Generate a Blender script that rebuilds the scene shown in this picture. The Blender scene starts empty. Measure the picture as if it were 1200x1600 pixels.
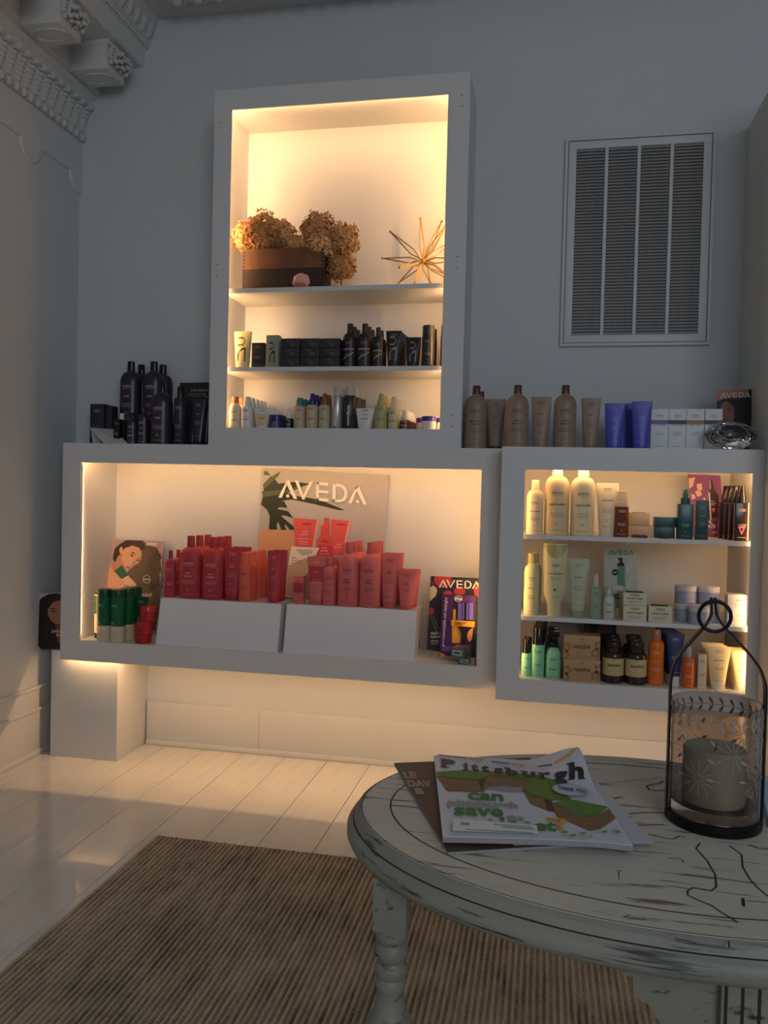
import bpy, bmesh, math, random
from mathutils import Vector, Matrix
random.seed(7)
SC = bpy.context.scene
COL = SC.collection
PI = math.pi

# ------------------------------------------------------------------ camera
CAM = Vector((2.0342, -3.36, 1.1528)); FPX = 1267.57
YAW, PITCH, ROLL = 0.1954, -0.0238, 0.0243
_f = Vector((-math.sin(YAW)*math.cos(PITCH), math.cos(YAW)*math.cos(PITCH), math.sin(PITCH)))
_r = Vector((math.cos(YAW), math.sin(YAW), 0)); _u = _r.cross(_f)
RIGHT = math.cos(ROLL)*_r + math.sin(ROLL)*_u
UP = -math.sin(ROLL)*_r + math.cos(ROLL)*_u
FWD = _f
cam_data = bpy.data.cameras.new('camera'); cam = bpy.data.objects.new('camera', cam_data); COL.objects.link(cam)
cam_data.sensor_fit = 'VERTICAL'; cam_data.sensor_height = 32; cam_data.sensor_width = 24
cam_data.lens = 32*FPX/1600; cam_data.clip_start = 0.02
cam.matrix_world = Matrix(((RIGHT.x, UP.x, -FWD.x, CAM.x), (RIGHT.y, UP.y, -FWD.y, CAM.y), (RIGHT.z, UP.z, -FWD.z, CAM.z), (0, 0, 0, 1)))
SC.camera = cam

# ------------------------------------------------------------------ light
world = bpy.data.worlds.new('world'); SC.world = world; world.use_nodes = True
bg = world.node_tree.nodes['Background']; bg.inputs[0].default_value = (0.73, 0.85, 1.0, 1); bg.inputs[1].default_value = 0.15
def area(name, loc, target, sx, sy, power, colour):
    l = bpy.data.lights.new(name, 'AREA'); l.shape = 'RECTANGLE'; l.size = sx; l.size_y = sy; l.energy = power; l.color = colour
    o = bpy.data.objects.new(name, l); COL.objects.link(o); o.location = loc
    o.rotation_euler = (Vector(target)-Vector(loc)).to_track_quat('-Z', 'Y').to_euler()
    return o
area('window_daylight', (3.6, -6.2, 2.5), (1.4, 0, 1.7), 2.2, 1.8, 50, (0.82, 0.89, 1.0))
LED_WARM = (1.0, 0.575, 0.26)
SC.view_settings.view_transform = 'Standard'; SC.view_settings.look = 'None'
SC.view_settings.exposure = 0.0; SC.view_settings.gamma = 1.0; SC.view_settings.use_curve_mapping = False

# ------------------------------------------------------------------ pixel helpers (photo 1200x1600 -> direction -> plane)
def ray(u, v): return FWD + (u-600)/FPX*RIGHT - (v-800)/FPX*UP
def aty(u, v, y): k = ray(u, v); return CAM + k*((y-CAM.y)/k.y)
def atz(u, v, z): k = ray(u, v); return CAM + k*((z-CAM.z)/k.z)
def atx(u, v, x): k = ray(u, v); return CAM + k*((x-CAM.x)/k.x)
def atlean(u, v, y0, z0, lean):      # plane y = y0 + lean*(z-z0)
    k = ray(u, v); t = (y0 + lean*(CAM.z-z0) - CAM.y)/(k.y - lean*k.z); return CAM + k*t
def crop(ox, oy, s, pts): return [(ox+x*s, oy+y*s) for x, y in pts]

# ------------------------------------------------------------------ materials
def lin(c): return tuple((x/255/12.92 if x/255 <= .04045 else ((x/255+.055)/1.055)**2.4) for x in c)
_m = {}
def mat(name, rgb=(200, 200, 200), rough=.5, metal=0., trans=0., emit=None, estr=0., noise=0., nscale=40., bump=0., spec=.5, ior=1.45, coat=0., alpha=1., sss=0.):
    if name in _m: return _m[name]
    m = bpy.data.materials.new(name); m.use_nodes = True; nt = m.node_tree; b = nt.nodes['Principled BSDF']
    c = lin(rgb); b.inputs['Base Color'].default_value = (*c, 1); b.inputs['Roughness'].default_value = rough
    b.inputs['Metallic'].default_value = metal; b.inputs['Transmission Weight'].default_value = trans
    b.inputs['Specular IOR Level'].default_value = spec; b.inputs['IOR'].default_value = ior; b.inputs['Coat Weight'].default_value = coat
    b.inputs['Alpha'].default_value = alpha
    if sss: b.inputs['Subsurface Weight'].default_value = sss; b.inputs['Subsurface Radius'].default_value = (.01, .007, .004)
    if emit: b.inputs['Emission Color'].default_value = (*emit, 1); b.inputs['Emission Strength'].default_value = estr
    if noise or bump:
        tc = nt.nodes.new('ShaderNodeTexCoord'); n = nt.nodes.new('ShaderNodeTexNoise'); n.inputs['Scale'].default_value = nscale; n.inputs['Detail'].default_value = 4
        nt.links.new(tc.outputs['Object'], n.inputs['Vector'])
        if noise:
            r = nt.nodes.new('ShaderNodeMixRGB'); r.inputs[1].default_value = (*[x*(1-noise) for x in c], 1); r.inputs[2].default_value = (*[min(1, x*(1+noise)) for x in c], 1)
            nt.links.new(n.outputs['Fac'], r.inputs[0]); nt.links.new(r.outputs[0], b.inputs['Base Color'])
        if bump:
            bp = nt.nodes.new('ShaderNodeBump'); bp.inputs['Strength'].default_value = bump; bp.inputs['Distance'].default_value = .01
            nt.links.new(n.outputs['Fac'], bp.inputs['Height']); nt.links.new(bp.outputs[0], b.inputs['Normal'])
    _m[name] = m; return m
def C(r, g, b, rough=.42, **k): return mat('plastic_%d_%d_%d_%d' % (r, g, b, int(rough*100)), (r, g, b), rough, noise=.04, nscale=25, **k)
WALL = mat('wall_paint', (205, 207, 206), .6, noise=.03, nscale=3, bump=.015)
TRIM = mat('trim_paint', (208, 208, 204), .45, noise=.03, nscale=5)
PLASTER = mat('plaster_ornament', (200, 198, 194), .7, noise=.06, nscale=30, bump=.1)
CAB = mat('cabinet_lacquer', (214, 213, 210), .42, noise=.015, nscale=3)
LED = mat('led_glow', (255, 230, 190), .5, emit=LED_WARM, estr=84.)
LEDV = mat('led_glow_side', (255, 230, 190), .5, emit=LED_WARM, estr=165.)
LED2 = mat('led_glow_dim', (255, 230, 190), .5, emit=LED_WARM, estr=45.)
LEDU = mat('led_glow_under', (255, 230, 190), .5, emit=LED_WARM, estr=300.)
BLACK = mat('black_ink', (22, 20, 22), .6, noise=.05)
WHITEINK = mat('white_ink', (232, 230, 226), .6, noise=.02)
GREYINK = mat('grey_ink', (120, 112, 106), .6, noise=.02)
HOLE = mat('dark_hole', (20, 18, 16), .9, noise=.02)

# ------------------------------------------------------------------ mesh helpers
class MB:
    def __init__(s): s.v = []; s.f = []
    def add(s, vs, fs):
        o = len(s.v); s.v += [tuple(p) for p in vs]; s.f += [tuple(i+o for i in f) for f in fs]; return s
    def box(s, x0, x1, y0, y1, z0, z1):
        return s.add([(x0, y0, z0), (x1, y0, z0), (x1, y1, z0), (x0, y1, z0), (x0, y0, z1), (x1, y0, z1), (x1, y1, z1), (x0, y1, z1)],
                     [(3, 2, 1, 0), (4, 5, 6, 7), (0, 1, 5, 4), (1, 2, 6, 5), (2, 3, 7, 6), (3, 0, 4, 7)])
    def cbox(s, x0, x1, y0, y1, z0, z1, c=.0012):
        bm = bmesh.new(); bmesh.ops.create_cube(bm, size=1)
        for v in bm.verts: v.co = ((x0+x1)/2+v.co.x*(x1-x0), (y0+y1)/2+v.co.y*(y1-y0), (z0+z1)/2+v.co.z*(z1-z0))
        bmesh.ops.bevel(bm, geom=list(bm.edges), offset=min(c, .3*min(x1-x0, y1-y0, z1-z0)), segments=2, affect='EDGES', profile=.6)
        bm.verts.index_update(); s.add([v.co[:] for v in bm.verts], [tuple(v.index for v in f.verts) for f in bm.faces]); bm.free(); return s
    def lathe(s, prof, n=28, cx=0., cy=0., sy=1., cap=True):
        o = len(s.v); rings = []
        for r, z in prof:
            if r < 1e-6: rings.append([len(s.v)]); s.v.append((cx, cy, z))
            else:
                rings.append(list(range(len(s.v), len(s.v)+n)))
                for i in range(n):
                    a = 2*PI*i/n; s.v.append((cx+r*math.cos(a), cy+sy*r*math.sin(a), z))
        for A, B in zip(rings, rings[1:]):
            for i in range(n):
                j = (i+1) % n
                if len(A) == 1 and len(B) == 1: continue
                if len(A) == 1: s.f.append((A[0], B[j], B[i]))
                elif len(B) == 1: s.f.append((A[i], A[j], B[0]))
                else: s.f.append((A[i], A[j], B[j], B[i]))
        if cap:
            if len(rings[0]) > 1: s.f.append(tuple(reversed(rings[0])))
            if len(rings[-1]) > 1: s.f.append(tuple(rings[-1]))
        return s
    def loft(s, rings, cap=True):
        n = len(rings[0]); o = len(s.v)
        for r in rings: s.v += [tuple(p) for p in r]
        for k in range(len(rings)-1):
            for i in range(n):
                j = (i+1) % n; s.f.append((o+k*n+i, o+k*n+j, o+(k+1)*n+j, o+(k+1)*n+i))
        if cap: s.f.append(tuple(o+i for i in reversed(range(n)))); s.f.append(tuple(o+(len(rings)-1)*n+i for i in range(n)))
        return s
    def tube(s, path, rad, n=10, closed=False, flat=None):
        P = [Vector(p) for p in path]; rings = []; m = len(P)
        for i, p in enumerate(P):
            a = P[(i-1) % m] if (i > 0 or closed) else p; b = P[(i+1) % m] if (i < m-1 or closed) else p
            t = (b-a).normalized(); ref = Vector((0, 1, 0)) if abs(t.y) < .9 else Vector((0, 0, 1))
            e = t.cross(ref).normalized(); g = e.cross(t).normalized(); r = rad[i] if isinstance(rad, (list, tuple)) else rad
            fx, fy = flat or (1, 1)
            rings.append([p + e*r*fx*math.cos(2*PI*k/n) + g*r*fy*math.sin(2*PI*k/n) for k in range(n)])
        if closed:
            o = len(s.v)
            for r in rings: s.v += [tuple(p) for p in r]
            for k in range(m):
                for i in range(n):
                    j = (i+1) % n; k2 = (k+1) % m; s.f.append((o+k*n+i, o+k*n+j, o+k2*n+j, o+k2*n+i))
            return s
        return s.loft(rings)
    def sphere(s, c, r, n=12, m=8, sx=1, sy=1, sz=1):
        prof = [(math.sin(PI*k/m)*r, -math.cos(PI*k/m)*r) for k in range(m+1)]
        t = MB().lathe(prof, n); return s.add([(c[0]+x*sx, c[1]+y*sy, c[2]+z*sz) for x, y, z in t.v], t.f)
    def prism(s, poly, y0, y1):       # poly in (x,z)
        n = len(poly); v = [(x, y0, z) for x, z in poly]+[(x, y1, z) for x, z in poly]
        return s.add(v, [tuple(range(n)), tuple(reversed(range(n, 2*n)))]+[(i, i+n, (i+1) % n+n, (i+1) % n) for i in range(n)])
    def build(s, name, m, parent=None, smooth=True, ang=35):
        me = bpy.data.meshes.new(name); me.from_pydata(s.v, [], s.f); me.validate(); 
        bm = bmesh.new(); bm.from_mesh(me); bmesh.ops.recalc_face_normals(bm, faces=bm.faces); bm.to_mesh(me); bm.free()
        me.materials.append(m)
        if smooth:
            for p in me.polygons: p.use_smooth = True
            me.set_sharp_from_angle(angle=math.radians(ang))
        o = bpy.data.objects.new(name, me); COL.objects.link(o)
        if parent: o.parent = parent
        return o
def part(name, mb, m, parent, label=None, **k):
    o = mb.build(name, m, parent, **k)
    if label: o['label'] = label
    if name in ('print', 'small_print', 'printed_shine', 'printed_soil_shadow', 'top_line', 'cut_off_letters', 'printed_plants', 'curl', 'title_serif'): o['kind'] = 'stuff'
    return o
def tag(o, label, cat, group=None, kind=None):
    if label: o['label'] = label
    if cat: o['category'] = cat
    if group: o['group'] = group
    if kind: o['kind'] = kind
    return o
def struct(o, label=None, cat=None): 
    o['kind'] = 'structure'
    if label: o['label'] = label
    if cat: o['category'] = cat
    return o
def thing(name, label, cat, loc=(0, 0, 0), rz=0., group=None):
    o = bpy.data.objects.new(name, None); COL.objects.link(o); o.empty_display_size = .02
    o.location = loc; o.rotation_euler = (0, 0, rz); return tag(o, label, cat, group)
def dup(root, loc, label, rz=None, group=None):
    r = root.copy(); COL.objects.link(r); r.location = loc; r['label'] = label
    if rz is not None: r.rotation_euler = (0, 0, rz)
    if group: r['group'] = group
    for ch in list(root.children):
        c = ch.copy(); COL.objects.link(c); c.parent = r
        for g in list(ch.children):
            d = g.copy(); COL.objects.link(d); d.parent = c
    return r
ORD = ['at the front', 'second from the front', 'third from the front', 'fourth from the front', 'fifth from the front', 'sixth from the front']
def row(root, base, n, dy, dx=0., group=None, dz=0.):
    root['label'] = base + ', ' + ORD[0]; root['group'] = group or base
    for k in range(1, n):
        dup(root, root.location + Vector((dx*k, dy*k, dz*k)), base + ', ' + ORD[k], group=group or base)

# ------------------------------------------------------------------ lettering
_g = {}
def glyphs(s, bold=0.):
    key = (s, bold)
    if key in _g: return _g[key]
    cu = bpy.data.curves.new('t', 'FONT'); cu.body = s; cu.align_x = 'CENTER'; cu.resolution_u = 2; cu.offset = bold
    ob = bpy.data.objects.new('t', cu); COL.objects.link(ob); bpy.context.view_layer.update()
    me = ob.evaluated_get(bpy.context.evaluated_depsgraph_get()).to_mesh()
    v = [(p.co.x, p.co.y) for p in me.vertices]; f = [tuple(p.vertices) for p in me.polygons]
    bpy.data.objects.remove(ob); bpy.data.curves.remove(cu)
    _g[key] = (v, f); return _g[key]
def logo2d():
    """five capitals A V E D A; the A has no bar but a dot. unit height, x centred"""
    v, f = [], []
    def q(p): o = len(v); v.extend(p); f.append(tuple(range(o, o+len(p))))
    t = .15
    def A(x):
        q([(x, 0), (x+t*1.1, 0), (x+.48+t*.2, 1), (x+.42, 1)]); q([(x+.9, 0), (x+.9-t*1.1, 0), (x+.35, .85), (x+.42, 1), (x+.5, 1)])
        q([(x+.45+.085*math.cos(2*PI*k/10), .12+.085*math.sin(2*PI*k/10)) for k in range(10)])
    A(0)
    x = .78; q([(x, 1), (x+t*1.1, 1), (x+.45+t*.3, 0), (x+.38, 0)]); q([(x+.9, 1), (x+.9-t*1.1, 1), (x+.34, .05), (x+.38, 0), (x+.45, 0)])
    x = 1.8; q([(x, 0), (x+t, 0), (x+t, 1), (x, 1)])
    for z in (0, .5-t/2, 1-t): q([(x, z), (x+.6, z), (x+.6, z+t), (x, z+t)])
    x = 2.6; q([(x, 0), (x+t, 0), (x+t, 1), (x, 1)])
    n = 10
    for k in range(n):
        a, b = -PI/2+PI*k/n, -PI/2+PI*(k+1)/n
        q([(x+.3+.42*math.cos(a), .5+.5*math.sin(a)), (x+.3+.42*math.cos(b), .5+.5*math.sin(b)), (x+.3+(.42-t)*math.cos(b), .5+(.5-t)*math.sin(b)), (x+.3+(.42-t)*math.cos(a), .5+(.5-t)*math.sin(a))])
    q([(x, 0), (x+.31, 0), (x+.31, t), (x, t)]); q([(x, 1-t), (x+.31, 1-t), (x+.31, 1), (x, 1)])
    A(3.35)
    return [(a-2.12, b) for a, b in v], f
LOGO = logo2d()
def ink(items, surf):
    """items -> one MB lying on the surface y = surf(x, z) (towards -y). items: ('logo',x,z,width) ('t',str,x,z,height) ('b',x,z,width,thick) ('o',x,z,r)"""
    m = MB(); e = .0005
    P = lambda x, z: (x, surf(x, z)-e, z)
    for it in items:
        k = it[0]
        if k == 'logo':
            _, x, z, w = it; s = w/4.25; m.add([P(x+a*s, z+b*s) for a, b in LOGO[0]], LOGO[1])
        elif k == 't':
            _, st, x, z, h = it; v, f = glyphs(st, .02); m.add([P(x+a*h/.72, z+b*h/.72) for a, b in v], f)
        elif k == 'b':
            _, x, z, w, t = it; n = 8
            vs = [P(x-w/2+w*i/n, z) for i in range(n+1)]+[P(x-w/2+w*i/n, z+t) for i in range(n+1)]
            m.add(vs, [(i, i+1, i+n+2, i+n+1) for i in range(n)])
        elif k == 'o':
            _, x, z, r = it; n = 16
            vs = [P(x+r*math.cos(2*PI*i/n), z+r*math.sin(2*PI*i/n)) for i in range(n)]+[P(x+.8*r*math.cos(2*PI*i/n), z+.8*r*math.sin(2*PI*i/n)) for i in range(n)]
            m.add(vs, [(i, (i+1) % n, (i+1) % n+n, i+n) for i in range(n)])
        elif k == 'd':
            _, x, z, r = it; n = 14; m.add([P(x+r*math.cos(2*PI*i/n), z+r*math.sin(2*PI*i/n)) for i in range(n)], [tuple(range(n))])
    return m
def std_ink(w, h, name=None, lo=.0, hi=1., dot=True, lw=.46):
    """usual layout of a product front: logo, product word, small lines, emblem, foot line; lo..hi = printed range as fractions of h"""
    H = lambda t: h*(lo+(hi-lo)*t)
    it = [('logo', 0, H(.86), lw*w), ('b', 0, H(.83), lw*w*.95, .0008)]
    if name:
        ns = name.split('|')
        for i, s in enumerate(ns): it.append(('t', s, 0, H(.63)-i*.085*w*1.5, .085*w))
    it += [('b', 0, H(.46), .55*w, .001), ('b', 0, H(.42), .5*w, .001), ('b', 0, H(.39), .42*w, .001), ('b', 0, H(.1), .55*w, .0009)]
    if dot: it.append(('o', 0, H(.23), .055*w))
    return it

# ------------------------------------------------------------------ product builders (origin = base centre, front = -y)
def cyl_surf(r, sy=1.): return lambda x, z: -sy*math.sqrt(max(r*r-x*x, 1e-8))
def flat_surf(y): return lambda x, z: y
def P(l, r, t, b, y, zs):
    """pixel box of a product standing at depth y on a support of height zs -> centre x, y, z, width, height"""
    c = aty((l+r)/2, b, y); w = (aty(r, b, y)-aty(l, b, y)).x; top = aty((l+r)/2, t, y).z
    return c.x, y, zs, w, top-zs
def bottle(name, label, cat, box, body, cap, capw=.36, caph=.15, inkm=None, word=None, neck=.03, shoulder=.2, sy=.85, n=28, dot=True, caplabel=None):
    X, y, z, w, h = box; R = w/2; o = thing(name, label, cat, (X, y, z)); hb = h*(1-caph); rc = R*capw
    sh = min(R*1.0, h*shoulder); pr = [(R*.93, 0), (R, R*.07)]
    z1 = hb-h*neck-sh
    pr += [(R, z1*.5), (R, z1)]
    for k in range(1, 8):
        a = PI/2*k/7; pr.append((rc*.95+(R-rc*.95)*math.cos(a), z1+sh*math.sin(a)))
    pr += [(rc*.9, hb)]
    part('body', MB().lathe([(0, 0)]+pr+[(0, hb)], n, sy=sy), body, o)
    part('cap', MB().lathe([(0, hb-.001), (rc, hb-.001), (rc, hb+h*caph*.12), (rc*.92, hb+h*caph*.14), (rc*.9, h-.002), (rc*.8, h), (0, h)], 20, sy=sy), cap, o, caplabel)
    if inkm: part('print', ink(std_ink(w, z1, word, 0, 1., dot), cyl_surf(R*1.002, sy)), inkm, o, smooth=False)
    return o
LAST = {}
def tube(name, label, cat, box, body, cap, wb=.62, caph=.1, inkm=None, word=None, dot=True, sy=.6, band=None):
    """squeeze tube standing on its cap, crimped flat at the top; box width is the width at the top"""
    X, y, z, w, h = box; o = thing(name, label, cat, (X, y, z)); rb = w*wb/2; hc = h*caph; n = 28; nz = 12
    def ab(t):
        b = sy*rb*max(0, 1-t)**.75+.0012; return rb+(w/2-rb)*t, b
    rings = []
    for k in range(nz+1):
        t = k/nz; a, b = ab(min(1, t/.95)); zz = hc+(h-hc)*t
        rings.append([(a*math.cos(2*PI*i/n), b*math.sin(2*PI*i/n), zz) for i in range(n)])
    part('body', MB().loft(rings), body, o)
    part('cap', MB().lathe([(0, 0), (rb*.93, 0), (rb*.95, .001), (rb*.97, hc), (0, hc)], 24, sy=sy), cap, o)
    def surf(x, zz):
        t = (zz-hc)/(h-hc)/.95; a, b = ab(min(max(t, 0), 1)); return -b*math.sqrt(max(0, 1-(x/a)**2))
    LAST['surf'] = surf
    if band:
        m = MB(); z0, z1 = hc+(h-hc)*band[0], hc+(h-hc)*band[1]; k = 10
        for i in range(k):
            for (za, zb_) in ((z0, (z0+z1)/2), ((z0+z1)/2, z1)):
                aa = ab(min(1, (za-hc)/(h-hc)/.95))[0]*.985; bb = ab(min(1, (zb_-hc)/(h-hc)/.95))[0]*.985
                xs = [aa*(-1+2*i/k), aa*(-1+2*(i+1)/k)]; xt = [bb*(-1+2*i/k), bb*(-1+2*(i+1)/k)]
                m.add([(xs[0], surf(xs[0], za)-.0004, za), (xs[1], surf(xs[1], za)-.0004, za), (xt[1], surf(xt[1], zb_)-.0004, zb_), (xt[0], surf(xt[0], zb_)-.0004, zb_)], [(0, 1, 2, 3)])
        part('colour_band', m, band[2], o)
    if inkm:
        it = [(a[0],)+a[1:] for a in std_ink(w*.8, h-hc, word, 0, 1., dot)]
        it = [tuple([a[0]]+[a[1]]+([a[2], a[3]+hc]+list(a[4:]) if a[0] == 't' else [a[2]+hc]+list(a[3:]))) for a in it]
        part('print', ink(it, surf), inkm, o, smooth=False)
    return o
def carton(name, label, cat, box, body, d=None, inkm=None, word=None, lw=.5, rz=0., band=None, items=None):
    X, y, z, w, h = box; d = d or w; o = thing(name, label, cat, (X, y, z), rz)
    part('body', MB().cbox(-w/2, w/2, -d/2, d/2, 0, h), body, o)
    if band: part('colour_band', MB().box(-w/2-.0003, w/2+.0003, -d/2-.0004, -d/2+.001, h*band[0], h*band[1]), band[2], o)
    if inkm: part('print', ink(items(w, h) if items else std_ink(w, h, word, 0, .95, False, lw), flat_surf(-d/2)), inkm, o, smooth=False)
    return o
def jar(name, label, cat, box, body, lid, lidh=.36, inkm=None, n=28, rr=.92):
    X, y, z, w, h = box; R = w/2; o = thing(name, label, cat, (X, y, z)); hb = h*(1-lidh)
    part('body', MB().lathe([(0, 0), (R*.9, 0), (R*.98, h*.04), (R*.98, hb-.001), (0, hb-.001)], n), body, o)
    part('lid', MB().lathe([(0, hb), (R, hb), (R, h*.97), (R*.96, h), (0, h)], n), lid, o)
    if inkm: part('print', ink([('logo', 0, hb*.62, w*.3), ('b', 0, hb*.5, w*.34, .0009), ('b', 0, hb*.3, w*.4, .0009), ('b', 0, hb*.2, w*.3, .0009)], cyl_surf(R*.98)), inkm, o, smooth=False)
    return o
def can(name, label, cat, box, body, cap, caph=.2, inkm=None, vertical=None, vink=None, capw=.92):
    X, y, z, w, h = box; R = w/2; o = thing(name, label, cat, (X, y, z)); hb = h*(1-caph)
    part('body', MB().lathe([(0, 0), (R*.95, 0), (R, .002), (R, hb-R*.25), (R*.9, hb), (0, hb)], 26), body, o)
    part('cap', MB().lathe([(0, hb), (R*capw, hb), (R*capw*.97, h-.003), (R*capw*.88, h), (0, h)], 22), cap, o)
    if inkm:
        if vertical:
            v, f = glyphs(vertical, .02); s = hb*.6/max(.01, max(a for a, b in v)-min(a for a, b in v)); sf = cyl_surf(R*1.002); m = MB()
            m.add([(-b*s+R*.15, sf(-b*s+R*.15, 0)-.0005, hb*.4+a*s) for a, b in v], f); part('print', m, inkm, o, smooth=False)
        else: part('print', ink(std_ink(w, hb*.96, None, 0, .95, True, .5), cyl_surf(R*1.002)), inkm, o, smooth=False)
    return o
def spray(name, label, cat, box, body, top, bodyh=.62, collar=.55, noz=.3, inkm=None, word=None, square=False, nozlabel=None):
    """spray bottle: body with soft shoulder, collar and slim nozzle cap"""
    X, y, z, w, h = box; R = w/2; o = thing(name, label, cat, (X, y, z)); hb = h*bodyh
    if square:
        part('body', MB().cbox(-R, R, -R*.8, R*.8, 0, hb, R*.15), body, o); sf = flat_surf(-R*.8)
    else:
        sh = R*.5; pr = [(0, 0), (R*.93, 0), (R, R*.08), (R, hb-sh)]
        for k in range(1, 6):
            a = PI/2*k/5; pr.append((R*collar+(R-R*collar)*math.cos(a), hb-sh+sh*math.sin(a)))
        part('body', MB().lathe(pr+[(0, hb)], 24), body, o); sf = cyl_surf(R*1.002)
    hz = h-hb
    part('collar', MB().lathe([(0, hb), (R*collar*1.02, hb), (R*collar, hb+hz*.38), (R*noz*1.35, hb+hz*.44), (0, hb+hz*.44)], 20), top, o)
    part('nozzle', MB().lathe([(0, hb+hz*.42), (R*noz*1.3, hb+hz*.42), (R*noz, h-.002), (R*noz*.85, h), (0, h)], 16), top, o, nozlabel)
    if inkm: part('print', ink(std_ink(w, hb*.95, word, 0, .98), sf), inkm, o, smooth=False)
    return o

# ================================================================== THE ROOM
XL, XR, ZC = -0.07, 2.7577, 3.215
wb = struct(MB().box(XL-.15, 4.6, 0, .12, -.02, ZC+.1).build('wall_back', WALL, smooth=False))
wl = struct(MB().box(XL-.15, XL, -3.6, 0, -.02, ZC+.1).build('wall_left', WALL, smooth=False))
wr = struct(MB().box(XR, XR+.3, -.62, -.0005, 0, 2.585).build('wall_right', mat('partition_paint', (216, 215, 210), .6, noise=.03, nscale=3), smooth=False))
ce = struct(MB().box(XL-.15, 4.6, -3.6, .12, ZC, ZC+.1).build('ceiling', PLASTER, smooth=False))
floor = struct(MB().box(XL-.1, 4.6, -6, .1, -.08, -.022).build('floor', mat('subfloor', (60, 50, 40), .9, noise=.1), smooth=False))
def floor_mat():
    m = mat('painted_floorboard', (222, 219, 212), .09, coat=.25); nt = m.node_tree; b = nt.nodes['Principled BSDF']
    tc = nt.nodes.new('ShaderNodeTexCoord'); mp = nt.nodes.new('ShaderNodeMapping'); mp.inputs['Scale'].default_value = (9, 1.2, 9)
    n = nt.nodes.new('ShaderNodeTexNoise'); n.inputs['Scale'].default_value = 3; n.inputs['Detail'].default_value = 5
    r = nt.nodes.new('ShaderNodeValToRGB'); r.color_ramp.elements[0].color = (*lin((208, 203, 194)), 1); r.color_ramp.elements[1].color = (*lin((230, 228, 222)), 1)
    bp = nt.nodes.new('ShaderNodeBump'); bp.inputs['Strength'].default_value = .012; bp.inputs['Distance'].default_value = .01
    nt.links.new(tc.outputs['Object'], mp.inputs[0]); nt.links.new(mp.outputs[0], n.inputs['Vector']); nt.links.new(n.outputs['Fac'], r.inputs[0])
    nt.links.new(r.outputs[0], b.inputs['Base Color']); nt.links.new(n.outputs['Fac'], bp.inputs['Height']); nt.links.new(bp.outputs[0], b.inputs['Normal']); return m
FM = floor_mat(); bw = .1865; x0 = .78-bw*5
me_b = None
for k in range(0, 25):
    a, b = x0+bw*k, x0+bw*(k+1)
    if k == 0: part('floor_board', MB().cbox(XL+.001, b-.0012, -5.9, -.001, -.022, 0, .0015), FM, floor, smooth=False); continue
    if me_b is None:
        o = part('floor_board', MB().cbox(.0012, bw-.0012, -5.9, -.001, -.022, 0, .0015), FM, floor, smooth=False); me_b = o.data
    else:
        o = bpy.data.objects.new('floor_board', me_b); COL.objects.link(o); o.parent = floor
    o.location.x = a
# baseboards
bbk = struct(MB().cbox(.31, XR-.001, -.0177, 0, .02, .1934, .003).build('baseboard_back', TRIM))
part('shoe_moulding', MB().cbox(.31, XR-.001, -.026, -.001, 0, .022, .006), TRIM, bbk)
part('board_joint', MB().box(.8395, .8405, -.0182, -.0170, .022, .192), HOLE, bbk)
bbl = struct(MB().cbox(XL, XL+.014, -3.5, -.001, .02, .1985, .003).build('baseboard_left', TRIM))
part('shoe_moulding', MB().cbox(XL, XL+.022, -3.5, -.001, 0, .024, .006), TRIM, bbl)
part('upper_moulding', MB().cbox(XL, XL+.01, -3.5, -.001, .1995, .2926, .003), TRIM, bbl)
part('moulding_lip', MB().cbox(XL, XL+.018, -3.5, -.001, .284, .297, .004), TRIM, bbl)
part('moulding_lip', MB().cbox(XL, XL+.022, -3.5, -.001, .192, .205, .004), TRIM, bbl)

# cornice along the left wall
def extr(profile, y0, y1): 
    m = MB(); n = len(profile); m.add([(x, y0, z) for x, z in profile]+[(x, y1, z) for x, z in profile], [tuple(range(n)), tuple(reversed(range(n, 2*n)))]+[(i, i+n, (i+1) % n+n, (i+1) % n) for i in range(n)]); return m
YA = -2.6
cor = struct(extr([(XL, 2.70), (XL+.012, 2.70), (XL+.03, 2.76), (XL+.05, 2.84), (XL+.055, 2.85), (XL+.058, 2.875), (.004, 2.885), (.012, 2.89), (.012, 2.902), (.03, 2.904), (.03, 3.012), (XL, 3.012)], YA, -.0005).build('trim_1', TRIM, ang=25))
part('corona', extr([(XL, 3.012), (.225, 3.012), (.235, 3.018), (.238, 3.075), (.244, 3.085), (XL, 3.085)], YA, -.0005), TRIM, cor, ang=25)
part('crown_moulding', extr([(XL, 3.085), (.246, 3.085), (.252, 3.10), (.262, 3.11), (.275, 3.16), (.295, 3.19), (.302, 3.2149), (XL, 3.2149)], YA, -.0005), PLASTER, cor, ang=25)
# frieze panel with scalloped lower edge
part('frieze_panel', MB().box(XL, XL+.008, YA, -.0005, 2.545, 2.70), WALL, cor, smooth=False)
dm = None
for k in range(5):
    m = MB(); n = 20
    if dm is None:
        m.add([(0, .07*math.cos(2*PI*i/n), .085*math.sin(2*PI*i/n)) for i in range(n)]+[(.009, .066*math.cos(2*PI*i/n), .081*math.sin(2*PI*i/n)) for i in range(n)], [tuple(range(n)), tuple(range(n, 2*n))]+[(i, (i+1) % n, (i+1) % n+n, i+n) for i in range(n)])
        o = part('scallop_disc', m, TRIM, cor); dm = o.data
    else: o = bpy.data.objects.new('scallop_disc', dm); COL.objects.link(o); o.parent = cor
    o.location = (XL+.0005, -.02-.345*k, 2.55)
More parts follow.
